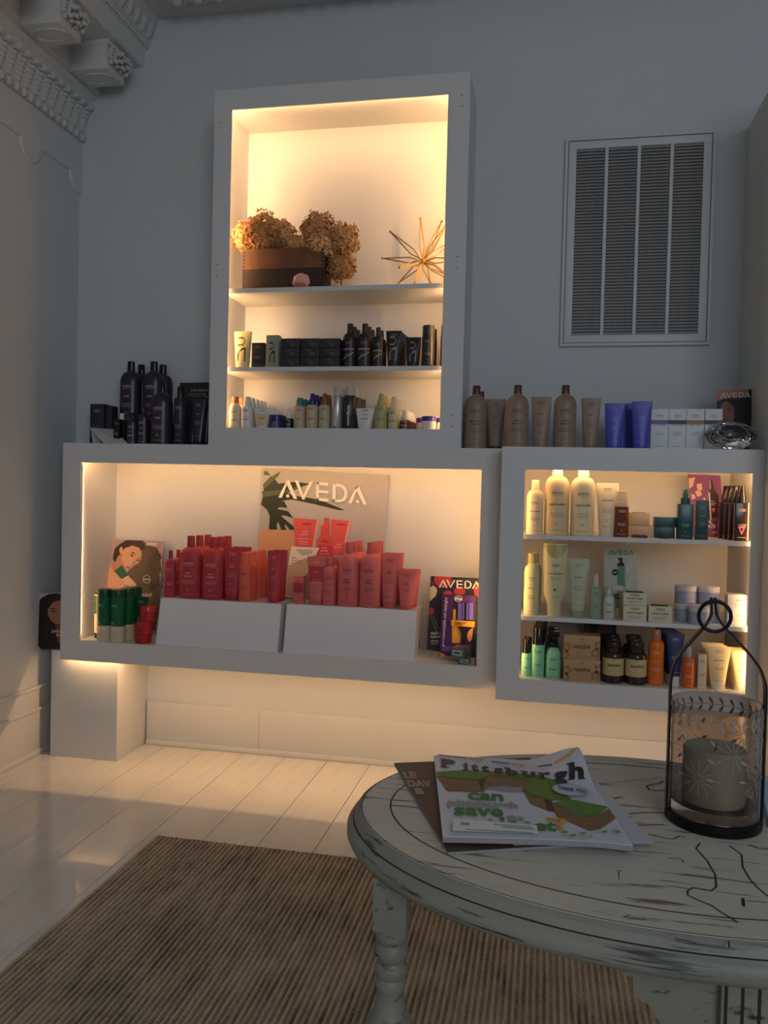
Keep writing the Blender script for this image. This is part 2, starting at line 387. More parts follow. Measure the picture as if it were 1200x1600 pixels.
# leaf and egg ornament
def leaf_mesh():
    m = MB()
    for i in range(-2, 3):
        for j in range(6):
            t = j/5; r = .0085*(1-.45*t); m.sphere((.004+.035*t+.004*(2-abs(i)), i*(.0095-.002*t), .012+t*.085), r*1.15, 7, 5, sz=1.6)
    m.sphere((.052, 0, .105), .014, 8, 6); return m
def egg_mesh():
    m = MB(); m.sphere((0, 0, 0), .017, 10, 8, sx=.9, sz=1.15); m.tube([(-.006, .021, .014), (.006, .022, 0), (-.002, .02, -.018)], .004, 6); return m
lm = part('acanthus_leaf', leaf_mesh(), PLASTER, cor).data; em = part('egg_ornament', egg_mesh(), PLASTER, cor).data
first = [o for o in cor.children if o.name.startswith(('acanthus', 'egg'))]
for k in range(20):
    for nm, me, loc in (('acanthus_leaf', lm, (XL+.012, -.03-.056*k, 2.737)), ('egg_ornament', em, (XL+.022, -.025-.046*k, 2.715))):
        if k == 0: o = [q for q in first if q.data == me][0]
        else: o = bpy.data.objects.new(nm, me); COL.objects.link(o); o.parent = cor
        o.location = loc
# brackets with scroll ends
def bracket_parts(y):
    b = part('bracket', MB().cbox(.03, .192, y-.075, y+.075, 2.892, 3.0125, .003).cbox(.03, .203, y-.08, y+.08, 2.99, 3.012, .003), TRIM, cor, smooth=True)
    m = MB(); n = 24
    for r, zz in ((1., 0.), (.72, .004)):
        pass
    ring = [(.112+.062*math.cos(2*PI*i/n)*(1+.12*math.cos(4*PI*i/n)), y+.048*math.sin(2*PI*i/n)*(1+.12*math.cos(4*PI*i/n)), 2.8915) for i in range(n)]
    m.tube(ring, .0045, 6, closed=True); part('soffit_relief', m, TRIM, b)
    m = MB(); pts = []; rad = []
    for i in range(40):
        a = 2*PI*i/16; r = .034-.0008*i; pts.append((.213+r*.62*math.cos(a), y+.0, 2.955+r*math.sin(a))); rad.append(.006-.00008*i)
    for yy in (-.055, -.03, 0, .03, .055):
        m.tube([(p[0], p[1]+yy, p[2]) for p in pts], rad, 6)
    for i in range(24):
        a = 2*PI*i/12; m.sphere((.213+.024*math.cos(a), y-.05+.1*(i % 5)/4, 2.955+.033*math.sin(a)), .009, 7, 5)
    m.lathe([(0, -.058), (.022, -.058), (.026, 0), (.022, .058), (0, .058)], 12) if False else None
    part('scroll_leaf', m, PLASTER, b)
for k in range(4): bracket_parts(-.165-.335*k)
# egg and dart + beads on the crown
e2 = None; bd = None
for k in range(24):
    if e2 is None:
        m = MB(); m.sphere((0, 0, 0), .022, 10, 8, sx=.6, sz=1.7); m.tube([(-.006, .028, .03), (.006, .028, 0), (-.002, .027, -.03)], .005, 6)
        o = part('egg_and_dart', m, PLASTER, cor); e2 = o.data
    else: o = bpy.data.objects.new('egg_and_dart', e2); COL.objects.link(o); o.parent = cor
    o.location = (.276, -.03-.058*k, 3.155); o.rotation_euler = (0, math.radians(22), 0)
for k in range(70):
    if bd is None: o = part('bead', MB().sphere((0, 0, 0), .0085, 8, 6), PLASTER, cor); bd = o.data
    else: o = bpy.data.objects.new('bead', bd); COL.objects.link(o); o.parent = cor
    o.location = (.254, -.01-.019*k, 3.1)
# ceiling ornament: a garland of lobed leaves
ro = None
c0_ = atz(285, 3, ZC)
for k in range(26):
    c = Vector((c0_.x+.092*k, c0_.y, ZC))
    if ro is None:
        m = MB()
        for a in range(11):
            t = PI*2*a/11; m.sphere((.035*math.cos(t), .035*math.sin(t), 0), .02, 8, 6, sz=.9); m.sphere((.062*math.cos(t), .062*math.sin(t), .006), .017, 8, 6, sz=.9)
        m.sphere((0, 0, -.012), .024, 10, 6); o = part('ceiling_rosette', m, PLASTER, ce); ro = o.data
    else: o = bpy.data.objects.new('ceiling_rosette', ro); COL.objects.link(o); o.parent = ce
    o.location = (c.x, c.y-.05, ZC-.012)
    o.rotation_euler.z = k*.7

# white pier under the long shelf unit
PIERZ = .4524
pier = tag(MB().cbox(-.003, .3045, -.266, -.001, 0, PIERZ, .0015).build('pedestal', TRIM), 'plain white square pedestal under the left end of the long shelf unit', 'pedestal')

# ------------------------------------------------------------------ shelf units
def unit(name, label, x0, x1, z0, z1, ox0, ox1, oz0, oz1, D, rec, sx0, sx1, ztop_in, floor_t, shelves, strips, backy=.012):
    """x0..z1 outer, ox.. = opening; sx = inner faces of the side panels; D = depth"""
    o = thing(name, label, 'shelf unit', ((x0+x1)/2, 0, z0)); cx = (x0+x1)/2
    L = lambda x: x-cx
    Z = lambda z: z-z0
    t = .006; m = MB(); yf, yb = -D, -D+t
    A = [(x0, z0), (x1, z0), (x1, z1), (x0, z1)]; B = [(ox0, oz0), (ox1, oz0), (ox1, oz1), (ox0, oz1)]
    v = [(L(x), yf, Z(z)) for x, z in A+B]+[(L(x), yb, Z(z)) for x, z in A+B]
    f = []
    for i in range(4):
        j = (i+1) % 4; f += [(i, j, j+4, i+4), (i+8, i+12, j+12, j+8), (i, i+8, j+8, j), (i+4, j+4, j+12, i+12)]
    part('face_frame', m.add(v, f), CAB, o, smooth=False)
    part('side_panel', MB().box(L(x0+.001), L(sx0), yb, -backy, Z(max(z0, oz0-floor_t)), Z(z1-.0005)), CAB, o, smooth=False)
    part('side_panel', MB().box(L(sx1), L(x1-.001), yb, -backy, Z(max(z0, oz0-floor_t)), Z(z1-.0005)), CAB, o, smooth=False)
    part('top_panel', MB().box(L(sx0), L(sx1), yb, -backy, Z(ztop_in), Z(z1-.0005)), CAB, o, smooth=False)
    part('bottom_panel', MB().box(L(sx0), L(sx1), yb, -backy, Z(oz0-floor_t), Z(oz0)), CAB, o, smooth=False)
    part('back_panel', MB().box(L(x0+.001), L(x1-.001), -backy, -.001, Z(max(z0, oz0-floor_t)), Z(z1-.0005)), CAB, o, smooth=False)
    for zt, th in shelves: part('shelf', MB().cbox(L(sx0), L(sx1), -D+.026, -backy, Z(zt-th), Z(zt), .0008), CAB, o, smooth=False)
    for (a, b, c, d, e, g, mm) in strips:      # tape on the back of the frame, shining into the unit (the lower one down at the floor)
        st = part('led_strip', MB().box(L(a), L(b), c, d, Z(e), Z(g)), mat('led_tape', (230, 230, 225), .5), o, smooth=False); q = .0003
        em = MB().add([(L(a), d+q, Z(e)), (L(b), d+q, Z(e)), (L(b), d+q, Z(g)), (L(a), d+q, Z(g))], [(0, 1, 2, 3)])
        if mm is LEDU: em = MB().add([(L(a), c, Z(e)-q), (L(b), c, Z(e)-q), (L(b), d, Z(e)-q), (L(a), d, Z(e)-q)], [(0, 1, 2, 3)])
        part('diode_row', em, mm, st, smooth=False)
    return o
# tall unit
DT = .2824; T = dict(x0=.6951, x1=1.7161, z0=1.3285, z1=2.7408, ox0=.7692, ox1=1.6334, oz0=1.3995, oz1=2.6607)
ZT1, ZT2, ZT0 = 1.960, 1.6448, 1.3995
yT = -DT+.0145
tall = unit('shelf_unit', 'tall lit white shelf unit with dried flowers and gold star', **T, D=DT, rec=.02, sx0=.738, sx1=1.6634, ztop_in=2.685, floor_t=.02,
            shelves=[(ZT1, .018), (ZT2, .017)],
            strips=[(.745, 1.657, yT, yT+.006, 2.668, 2.674, LED), (.742, .748, yT, yT+.006, 1.42, 2.66, LEDV), (1.653, 1.659, yT, yT+.006, 1.42, 2.66, LEDV)])
m = MB()
for px in [(342.5, 175), (342.5, 191.5), (339, 413), (339, 431), (337, 647), (337, 663), (722, 148), (722, 165.5), (714.5, 401), (714.5, 418), (707, 649), (706.5, 666.5)]:
    c = aty(*px, -DT); m.lathe([(0, 0), (.0022, 0), (.0022, .0012), (0, .0012)], 10) ; 
    for i in range(len(m.v)-22, len(m.v)):
        x, y, z = m.v[i]; m.v[i] = (c.x-tall.location.x+x, -DT-.0006+z-.0005, c.z-tall.location.z+y)
    part('screw_hole', m, HOLE, tall); m = MB()
# long unit
DL = .305; L_ = dict(x0=.0622, x1=1.8786, z0=.4229, z1=1.3280, ox0=.1448, ox1=1.7987, oz0=.5062, oz1=1.2479)
yL = -DL+.0145; ZL0 = .5062
longu = unit('shelf_unit', 'long low lit white shelf unit with red and pink bottles', **L_, D=DL, rec=.02, sx0=.1385, sx1=1.822, ztop_in=1.268, floor_t=ZL0-PIERZ-.0005, shelves=[],
             strips=[(.155, 1.81, yL, yL+.006, 1.254, 1.260, LED), (1.808, 1.814, yL, yL+.006, .53, 1.24, LED), (.1392, .1442, yL, yL+.006, .53, 1.24, LED2), (.07, 1.87, -DL+.0265, -DL+.0285, .4502, .4520, LEDU)], backy=.004)
# right unit
DR = .4337; R_ = dict(x0=1.8795, x1=2.757, z0=.4198, z1=1.3280, ox0=1.9625, ox1=2.7197, oz0=.4984, oz1=1.2476)
yR = -DR+.0145; ZR0 = .4984; ZR1, ZR2 = 1.016, .7225
rightu = unit('shelf_unit', 'right hand lit white shelf unit packed with three shelves of products', **R_, D=DR, rec=.02, sx0=1.935, sx1=2.736, ztop_in=1.268, floor_t=.047,
              shelves=[(ZR1, .016), (ZR2, .0155)],
              strips=[(1.94, 2.73, yR, yR+.006, 1.254, 1.260, LED), (1.937, 1.943, yR, yR+.006, .52, 1.24, LED2), (2.727, 2.733, yR, yR+.006, .52, 1.24, LED), (1.885, 2.75, -DR+.0265, -DR+.0285, .4492, .4510, LEDU)])

# ------------------------------------------------------------------ return air grille
g0, g1 = aty(885, 215, -.02), aty(1107, 540, -.02)
gx0, gx1, gz0, gz1 = 2.0745, 2.6435, 1.757, 2.584
gr = thing('air_grille', 'large white louvred return air grille on the back wall', 'air grille', ((gx0+gx1)/2, 0, gz0)); gw, gh = (gx1-gx0)/2, gz1-gz0
def ringbox(a, b, c, d, t, y0, y1):
    return MB().cbox(a, b, y0, y1, d-t, d, .0015).cbox(a, b, y0, y1, c, c+t, .0015).cbox(a, a+t, y0, y1, c+t, d-t, .0015).cbox(b-t, b, y0, y1, c+t, d-t, .0015)
GM = mat('grille_enamel', (206, 208, 208), .45, noise=.03)
part('outer_frame', ringbox(-gw, gw, 0, gh, .012, -.018, -.0005), GM, gr)
part('door_frame', ringbox(-gw+.0145, gw-.0145, .0145, gh-.0145, .03, -.014, -.0005), GM, gr)
ia, ib, ic, idd = -gw+.0445, gw-.0445, .0445, gh-.0445
part('filter', MB().box(ia, ib, -.003, -.0006, ic, idd), mat('filter_felt', (120, 117, 112), .95, noise=.35, nscale=120, bump=.5), gr, smooth=False)
mw = .013; cw = (ib-ia-3*mw)/4
for k in range(1, 4): part('mullion', MB().cbox(ia+cw*k+mw*(k-1), ia+cw*k+mw*k, -.015, -.003, ic, idd, .001), GM, gr)
sm = None; NR = 60
for k in range(4):
    for j in range(NR):
        if sm is None:
            m = MB(); m.add([(0, -.0125, 0), (cw, -.0125, 0), (cw, -.0035, .0095), (0, -.0035, .0095), (0, -.0119, -.0006), (cw, -.0119, -.0006), (cw, -.003, .0088), (0, -.003, .0088)], [(0, 1, 2, 3), (7, 6, 5, 4), (0, 4, 5, 1), (3, 2, 6, 7)])
            o = part('slat', m, mat('slat_dusty', (172, 170, 166), .7, noise=.2, nscale=60), gr, smooth=False); sm = o.data
        else: o = bpy.data.objects.new('slat', sm); COL.objects.link(o); o.parent = gr
        o.location = (ia+(cw+mw)*k, 0, ic+.002+(idd-ic)*j/NR)

# ================================================================== PRODUCTS
# ---- colours
BRN = C(150, 126, 106); BRNCAP = C(92, 58, 48, .3); NIGHT = C(52, 42, 50, .3); NIGHTCAP = C(30, 26, 30, .2)
RED = C(176, 54, 62); REDC = C(160, 46, 54); PINK = C(206, 104, 102); PINKC = C(194, 90, 90); CORAL = mat('coral_translucent', (236, 110, 92), .25, trans=.15)
DARKINK = mat('maroon_ink', (96, 24, 36), .6, noise=.02); PALEINK = mat('pale_pink_ink', (240, 170, 170), .6, noise=.02); BROWNINK = mat('brown_ink', (88, 64, 50), .6, noise=.02)
ZTOP = 1.3280
# ---- on top of the boxes, right: brown bottles and tubes
for i, (l, r, t, b, y, word, lab) in enumerate([
        (725, 759.6, 603, 700, -.235, 'blue balm|nourish', 'large tan bottle with brown cap, nearest the tall shelf unit'),
        (789, 824.6, 602, 697.6, -.335, 'clove|shampoo', 'large tan bottle with brown cap, second from the tall shelf unit'),
        (863.6, 899, 602, 698, -.345, 'pure|shampoo', 'large tan bottle with brown cap, furthest from the tall shelf unit')]):
    bottle('shampoo_bottle', lab, 'bottle', P(l, r, t, b, y, ZTOP), BRN, BRNCAP, .38, .13, BROWNINK, word)
bottle('shampoo_bottle', 'tan bottle mostly hidden behind the bottle nearest the tall shelf unit', 'bottle', P(733, 765, 612, 698, -.13, ZTOP), BRN, BRNCAP, .38, .13)
for (l, r, t, b, y, wbt, word, lab) in [
        (758.5, 789, 623.5, 700.4, -.22, .66, 'blue|balm', 'tan squeeze tube between the first and second large tan bottles'),
        (828, 860, 620, 697, -.34, .66, 'clove', 'tan squeeze tube between the second and third large tan bottles'),
        (906, 937, 622, 698.6, -.34, .67, 'pure', 'tan squeeze tube beside the blue tubes')]:
    tube('conditioner_tube', lab, 'tube', P(l, r, t, b, y, ZTOP), BRN, BRNCAP if l < 800 else BRN, wbt, .07, BROWNINK, word)
BLU = C(78, 82, 180, .35); VIO = C(108, 108, 208, .35)
tube('conditioner_tube', 'violet blue squeeze tube beside the last tan tube', 'tube', P(943, 975, 630, 698.4, -.34, ZTOP), BLU, BLU, .78, .07, PALEINK and mat('lilac_ink', (168, 170, 240), .6), 'blonde|revival')
tube('conditioner_tube', 'violet blue squeeze tube touching the white colour cartons', 'tube', P(985, 1017, 627, 699, -.345, ZTOP), BLU, BLU, .76, .07, mat('lilac_ink'), 'blonde|revival')
tube('conditioner_tube', 'violet blue tube half hidden behind the left blue tube', 'tube', P(955, 984, 632, 698, -.25, ZTOP), BLU, BLU, .78, .07)
tube('conditioner_tube', 'violet blue tube half hidden behind the right blue tube', 'tube', P(976, 1006, 630, 698, -.26, ZTOP), BLU, BLU, .78, .07)
WC = mat('white_card', (226, 228, 230), .5, noise=.02)
for (l, r, col, lab) in [(1014.5, 1041.5, (104, 86, 150), 'white colour carton with a purple brush stripe'), (1042, 1069, (44, 38, 38), 'white colour carton with a black brush stripe, between purple and gold ones'),
                         (1069.5, 1097, (150, 116, 62), 'white colour carton with a golden brown brush stripe'), (1098, 1125, (40, 34, 40), 'white colour carton with a black stripe, partly behind the crystal')]:
    x = P(l, r, 640, 700, -.30, ZTOP); carton('colour_carton', lab, 'carton', x, WC, .05, GREYINK, 'color renewal', .4, band=(.63, .73, C(*col)))
# leaflet edge against the tall unit
c = aty(722, 700, -.2); lf = tag(MB().cbox(c.x-.004, c.x+.002, -.27, -.16, ZTOP, aty(722, 618, -.22).z, .001).build('booklet', WC), 'thin white booklet standing on edge against the tall shelf unit', 'booklet')
carton('carton', 'grey white carton standing against the right partition', 'carton', (2.729, -.1, ZTOP, .05, .175), C(190, 190, 188), .09)

# ---- on top of the boxes, left: dark bottles
y = -.22
WINK = mat('soft_white_ink', (196, 190, 198), .6, noise=.02)
carton('carton', 'dark purple black carton at the left end of the dark products', 'carton', P(145, 166, 632, 690, -.14, ZTOP), NIGHT, .05, WINK, None)
carton('carton', 'dark purple black carton, right one of the pair behind the leaflet', 'carton', P(169, 179, 635, 690, -.13, ZTOP), NIGHT, .05)
# stepped riser for the back bottles
rz_ = aty(220, 662, -.07).z-ZTOP
a0, a1 = aty(188, 690, -.07).x, aty(268, 690, -.07).x
ri = thing('display_riser', 'low black riser under the back row of dark bottles', 'riser', ((a0+a1)/2, -.07, ZTOP)); hw = (a1-a0)/2
part('top_board', MB().cbox(-hw, hw, -.062, .06, rz_-.008, rz_), BLACK, ri)
for s in (-1, 1): part('side_board', MB().cbox(s*hw-.004, s*hw+.004, -.062, .06, 0, rz_-.008), BLACK, ri)
part('front_board', MB().cbox(-hw, hw, -.062, -.056, 0, rz_-.008), BLACK, ri)
for (l, r, t, y, lab) in [(188, 219, 565, -.095, 'tall dark bottle on the riser, left of the front pair'), (223.5, 255, 565, -.095, 'tall dark bottle on the riser, right of the front pair'),
                          (205, 234, 570, -.022, 'tall dark bottle at the back, left of the rear pair'), (238, 268, 570, -.022, 'tall dark bottle at the back, right of the rear pair')]:
    X, yy, z, w, h = P(l, r, t, 660, y, ZTOP+rz_); 
    bottle('shampoo_bottle', lab, 'bottle', (X, yy, z, w, h), NIGHT, NIGHTCAP, .38, .14, WINK, 'invati' if y < -.05 else None, sy=.8)
bottle('shampoo_bottle', 'large dark bottle standing in front of the riser', 'bottle', P(236, 268, 598, 692, -.24, ZTOP), NIGHT, NIGHTCAP, .3, .14, WINK, 'invati')
bottle('shampoo_bottle', 'small dark bottle with a white label box in front of the riser', 'bottle', P(198, 214.5, 645, 692, -.245, ZTOP), NIGHT, NIGHTCAP, .42, .16, WINK, 'invati')
bottle('shampoo_bottle', 'small dark bottle with pointed cap beside the large front bottle', 'bottle', P(215, 232, 632, 692, -.245, ZTOP), NIGHT, NIGHTCAP, .32, .2, WINK, 'invati')
can('mousse_can', 'slim dark pump bottle in front of the printed card', 'bottle', P(272, 290, 604, 692, -.245, ZTOP), NIGHT, NIGHTCAP, .2, WINK, capw=.55)
bottle('serum_bottle', 'tiny dark bottle with a white cap behind the leaflet', 'bottle', P(184, 196, 646, 690, -.2, ZTOP), NIGHT, WC, .6, .2, WINK, None)
carton('carton', 'small black carton beside the white capped bottle', 'carton', P(180, 189, 655, 690, -.245, ZTOP), NIGHTCAP, .03, WINK)
for (l, r, t, y, lab) in [(300, 319, 624, -.25, 'dark squeeze tube at the front, below the printed card'), (291, 307, 628, -.2, 'dark squeeze tube behind, left of the front tube'), (316, 326, 628, -.2, 'dark squeeze tube behind, touching the tall shelf unit')]:
    tube('conditioner_tube', lab, 'tube', P(l, r, t, 692, y, ZTOP), NIGHT, NIGHTCAP, .75, .1, WINK if y < -.22 else None, 'invati' if y < -.22 else None)

# ---- flat printed cards: pixel outlines are carried onto the card's own leaning plane
def card(name, label, cat, corners, y0, z0, lean, base, thick=.003):
    pts = [atlean(u, v, y0, z0, lean) for u, v in corners]; zb = min(p.z for p in pts); org = Vector((sum(p.x for p in pts)/len(pts), y0, z0))
    o = thing(name, label, cat, org); n = Vector((0, 1, -lean)).normalized(); m = MB(); k = len(pts)
    A = [p-org for p in pts]; m.add([a for a in A]+[a+n*thick for a in A], [tuple(range(k)), tuple(reversed(range(k, 2*k)))]+[(i, i+k, (i+1) % k+k, (i+1) % k) for i in range(k)])
    part('board', m, base, o, smooth=False); o['_p'] = [y0, z0, lean]; o['_n'] = 0; return o
def clip(poly, bounds):
    for k in range(len(bounds)):
        a, b = bounds[k], bounds[(k+1) % len(bounds)]; out = []
        side = lambda p: (b[0]-a[0])*(p[1]-a[1])-(b[1]-a[1])*(p[0]-a[0])
        for i in range(len(poly)):
            p, q = poly[i], poly[(i+1) % len(poly)]; s, t = side(p), side(q)
            if s >= 0: out.append(p)
            if s*t < 0: u = s/(s-t); out.append((p[0]+(q[0]-p[0])*u, p[1]+(q[1]-p[1])*u))
        poly = out
        if len(poly) < 3: return []
    return poly
def cprint(o, name, polys, m, bounds=None, label=None):
    y0, z0, lean = o['_p']; o['_n'] += 1; e = .00035*o['_n']; mb = MB(); n = Vector((0, 1, -lean)).normalized()
    for p in polys:
        if bounds: p = clip(p, bounds)
        if len(p) < 3: continue
        q = [atlean(u, v, y0, z0, lean)-o.location-n*e for u, v in p]; mb.add(q, [tuple(range(len(q)))])
    if mb.v: return part(name, mb, m, o, label, smooth=False)
def cell(cx, cy, rx, ry, n=20, rot=0.):
    return [(cx+rx*math.cos(2*PI*i/n)*math.cos(rot)-ry*math.sin(2*PI*i/n)*math.sin(rot), cy+rx*math.cos(2*PI*i/n)*math.sin(rot)+ry*math.sin(2*PI*i/n)*math.cos(rot)) for i in range(n)]
def clogo(o, p0, p1, h, m, bounds=None, name='lettering'):
    """logo set along the pixel base line p0->p1, cap height h pixels"""
    dx, dy = (p1[0]-p0[0])/4.25, (p1[1]-p0[1])/4.25
    polys = [[(p0[0]+(LOGO[0][i][0]+2.12)*dx-LOGO[0][i][1]*0, p0[1]+(LOGO[0][i][0]+2.12)*dy-LOGO[0][i][1]*h) for i in f] for f in LOGO[1]]
    return cprint(o, name, polys, m, bounds)
def ctext(o, s, x, y, h, m, ang=0., bold=.02, left=False, stretch=1., name='lettering', bounds=None):
    v, f = glyphs(s, bold); k = h/.72; off = -min(a for a, b in v) if left else 0
    ca, sa = math.cos(ang), math.sin(ang)
    polys = [[(x+((v[i][0]+off)*k*stretch)*ca+v[i][1]*k*sa, y+((v[i][0]+off)*k*stretch)*sa-v[i][1]*k*ca) for i in ff] for ff in f]
    return cprint(o, name, polys, m, bounds)
def cbars(o, rows, m, name='small_print', bounds=None):
    return cprint(o, name, [[(x, y), (x+w, y+s*w), (x+w, y+s*w+t), (x, y+t)] for x, y, w, t, s in rows], m, bounds)
INK = lambda r, g, b: mat('ink_%d_%d_%d' % (r, g, b), (r, g, b), .5, noise=.05, nscale=60)
SKIN = INK(214, 160, 126); SKIN2 = INK(186, 128, 100); HAIR = INK(56, 40, 32); HAIR2 = INK(96, 76, 56); LIP = INK(170, 92, 84); EYE = INK(60, 44, 40)

# dark card top left
cd = card('display_card', 'dark card with white headline behind the dark tubes', 'card', [(281, 598), (328, 597.5), (328, 692), (281, 691)], -.10, ZTOP, .02, INK(34, 36, 30))
b_ = [(281, 598), (328, 597.5), (328, 692), (281, 691)]
ctext(cd, 'invati advanced', 298.5, 611, 3.6, INK(170, 174, 150), left=True, stretch=.85, bounds=b_); ctext(cd, 'Which shampoo is right', 295, 616.5, 2.3, INK(150, 152, 132), left=True, stretch=.85, bounds=b_)
cbars(cd, [(290, 618.5, 38, .8, 0), (319, 620.6, 9, .8, 0)], INK(120, 122, 108))
# white leaflet lying on a slant
lc = [aty(140, 669, -.20), aty(178, 671, -.17), aty(199, 692, -.285), aty(161, 692, -.30)]
lc = [Vector((p.x, p.y, max(p.z, ZTOP+.0005))) for p in lc]
lo = thing('leaflet', 'white folded leaflet slanting down over the top edge at left', 'leaflet', (lc[3].x, lc[3].y, ZTOP)); m = MB(); A = [p-lo.location for p in lc]; A[2].z = A[3].z = .002
m.add(A+[a+Vector((0, 0, .0015)) for a in A], [(3, 2, 1, 0), (4, 5, 6, 7), (0, 1, 5, 4), (1, 2, 6, 5), (2, 3, 7, 6), (3, 0, 4, 7)])
m.add([A[0]+Vector((.002, .004, 0)), A[1]+Vector((0, .004, 0)), Vector((A[1].x, A[1].y+.03, 0)), Vector((A[0].x, A[0].y+.03, 0))], [(0, 1, 2, 3)])
part('sheet', m, mat('leaflet_paper', (206, 208, 206), .6, noise=.04), lo, smooth=False)
n0 = lambda s, t: A[0].lerp(A[1], s).lerp(A[3].lerp(A[2], s), t)+Vector((0, 0, .0022))
part('small_print', MB().add([n0(.25, .72), n0(.85, .72), n0(.85, .76), n0(.25, .76), n0(.3, .8), n0(.75, .8), n0(.75, .83), n0(.3, .83)], [(0, 1, 2, 3), (4, 5, 6, 7)]), GREYINK, lo, smooth=False)

# ---- portrait card and crystal, top right
B1 = [(1121, 610), (1178, 608), (1170, 701), (1117, 701)]
cd = card('portrait_card', 'salmon and black portrait card standing behind the crystal', 'card', B1, -.235, ZTOP, .12, INK(40, 30, 32))
cc = lambda pts: crop(920, 560, .23333, pts)
cprint(cd, 'salmon_background', [cc([(860, 213), (1068, 207), (1070, 260), (980, 265), (905, 280), (860, 300)])], INK(196, 120, 100), B1)
cprint(cd, 'face', [cc([(905, 280), (950, 290), (972, 330), (975, 400), (950, 440), (905, 440), (882, 400), (876, 350), (885, 300)])], INK(150, 96, 76))
cprint(cd, 'hair', [cc([(845, 320), (862, 285), (910, 270), (980, 262), (1060, 258), (1092, 300), (1085, 440), (975, 430), (982, 360), (958, 310), (920, 285), (890, 300), (876, 345), (880, 400), (845, 430)])], INK(26, 20, 22), B1)
cprint(cd, 'eye', [cell(*cc([(888, 360)])[0], 2.2, .8), cell(*cc([(938, 352)])[0], 2.6, .9)], EYE); cprint(cd, 'mouth', [cell(*cc([(912, 415)])[0], 4.2, 1.5)], INK(120, 56, 56)); cprint(cd, 'brow', [cell(*cc([(886, 345)])[0], 3, .5), cell(*cc([(938, 335)])[0], 4, .6)], EYE)
cprint(cd, 'nose', [cell(*cc([(905, 385)])[0], 2, 1.2)], INK(128, 78, 62))
clogo(cd, cc([(880, 268)])[0], cc([(1082, 262)])[0], 8.6, WHITEINK, B1)
cr = thing('crystal', 'clear faceted glass diamond lying on its side at the right', 'ornament', (aty(1141, 701, -.385).x, -.385, ZTOP))
m = MB(); n = 12; k_ = .0875
ringc = lambda r, z, off=0: [(r*math.cos(2*PI*(i+off)/n), r*math.sin(2*PI*(i+off)/n), z) for i in range(n)]
m.loft([ringc(.012, -.062), ringc(.062, -.018), ringc(k_, .0, .5), ringc(k_, .006, .5), ringc(.072, .022), ringc(.050, .034, .5)])
tilt = Matrix.Rotation(math.radians(64), 3, 'X') @ Matrix.Rotation(.2, 3, 'Z')
vv = [tilt @ Vector(p)*1.0 for p in m.v]; zlo = min(p.z for p in vv); zhi = max(p.z for p in vv)
hgt = aty(1141, 658, -.375).z-ZTOP; s_ = hgt/(zhi-zlo)
m.v = [(p.x*.98, p.y*s_, (p.z-zlo)*s_) for p in vv]
part('gem', m, mat('crystal_glass', (255, 255, 255), .0, trans=1., ior=1.55), cr, smooth=False)

# ================================================================== TALL UNIT
# crate, hydrangeas, rose quartz, starburst
ZS = ZT1
yc = -.165; c0, c1 = aty(379, 447, yc-.05).x, aty(506, 447, yc-.05).x; ch = aty(440, 388, yc-.05).z-ZS
WOODD = mat('dark_crate_wood', (50, 32, 24), .7, noise=.45, nscale=14, bump=.2); WOODL = mat('light_crate_wood', (112, 74, 44), .7, noise=.6, nscale=16, bump=.2)
cr = thing('wooden_crate', 'dark wooden crate with finger joints holding dried hydrangeas', 'crate', ((c0+c1)/2, yc, ZS)); cw_ = (c1-c0)/2; cdp = .055
part('upper_board', MB().cbox(-cw_, cw_, -cdp, -cdp+.01, ch*.5+.0008, ch), WOODL, cr); part('lower_board', MB().cbox(-cw_, cw_, -cdp, -cdp+.01, 0, ch*.5), WOODD, cr)
part('back_board', MB().cbox(-cw_, cw_, cdp-.01, cdp, 0, ch), WOODD, cr)
for s in (-1, 1): part('end_board', MB().cbox(s*cw_-(.0 if s < 0 else .01), s*cw_+(.01 if s < 0 else 0), -cdp+.0105, cdp-.0105, 0, ch*.98), WOODD, cr)
part('bottom_board', MB().box(-cw_+.01, cw_-.01, -cdp+.01, cdp-.01, .002, .01), WOODD, cr)
fm = None
for i in range(11):
    for s in (-1, 1):
        if fm is None: o = part('finger_joint', MB().box(-.0045, .0045, -.0004, .004, 0, ch/24), BLACK, cr, smooth=False); fm = o.data
        else: o = bpy.data.objects.new('finger_joint', fm); COL.objects.link(o); o.parent = cr
        o.location = (s*(cw_-.005), -cdp-.0002, ch*(i+.3)/11.5)
PET = [mat('dried_petal_%d' % i, c, .75, noise=.15, nscale=80) for i, c in enumerate([(208, 160, 102), (192, 142, 86), (216, 172, 116)])]
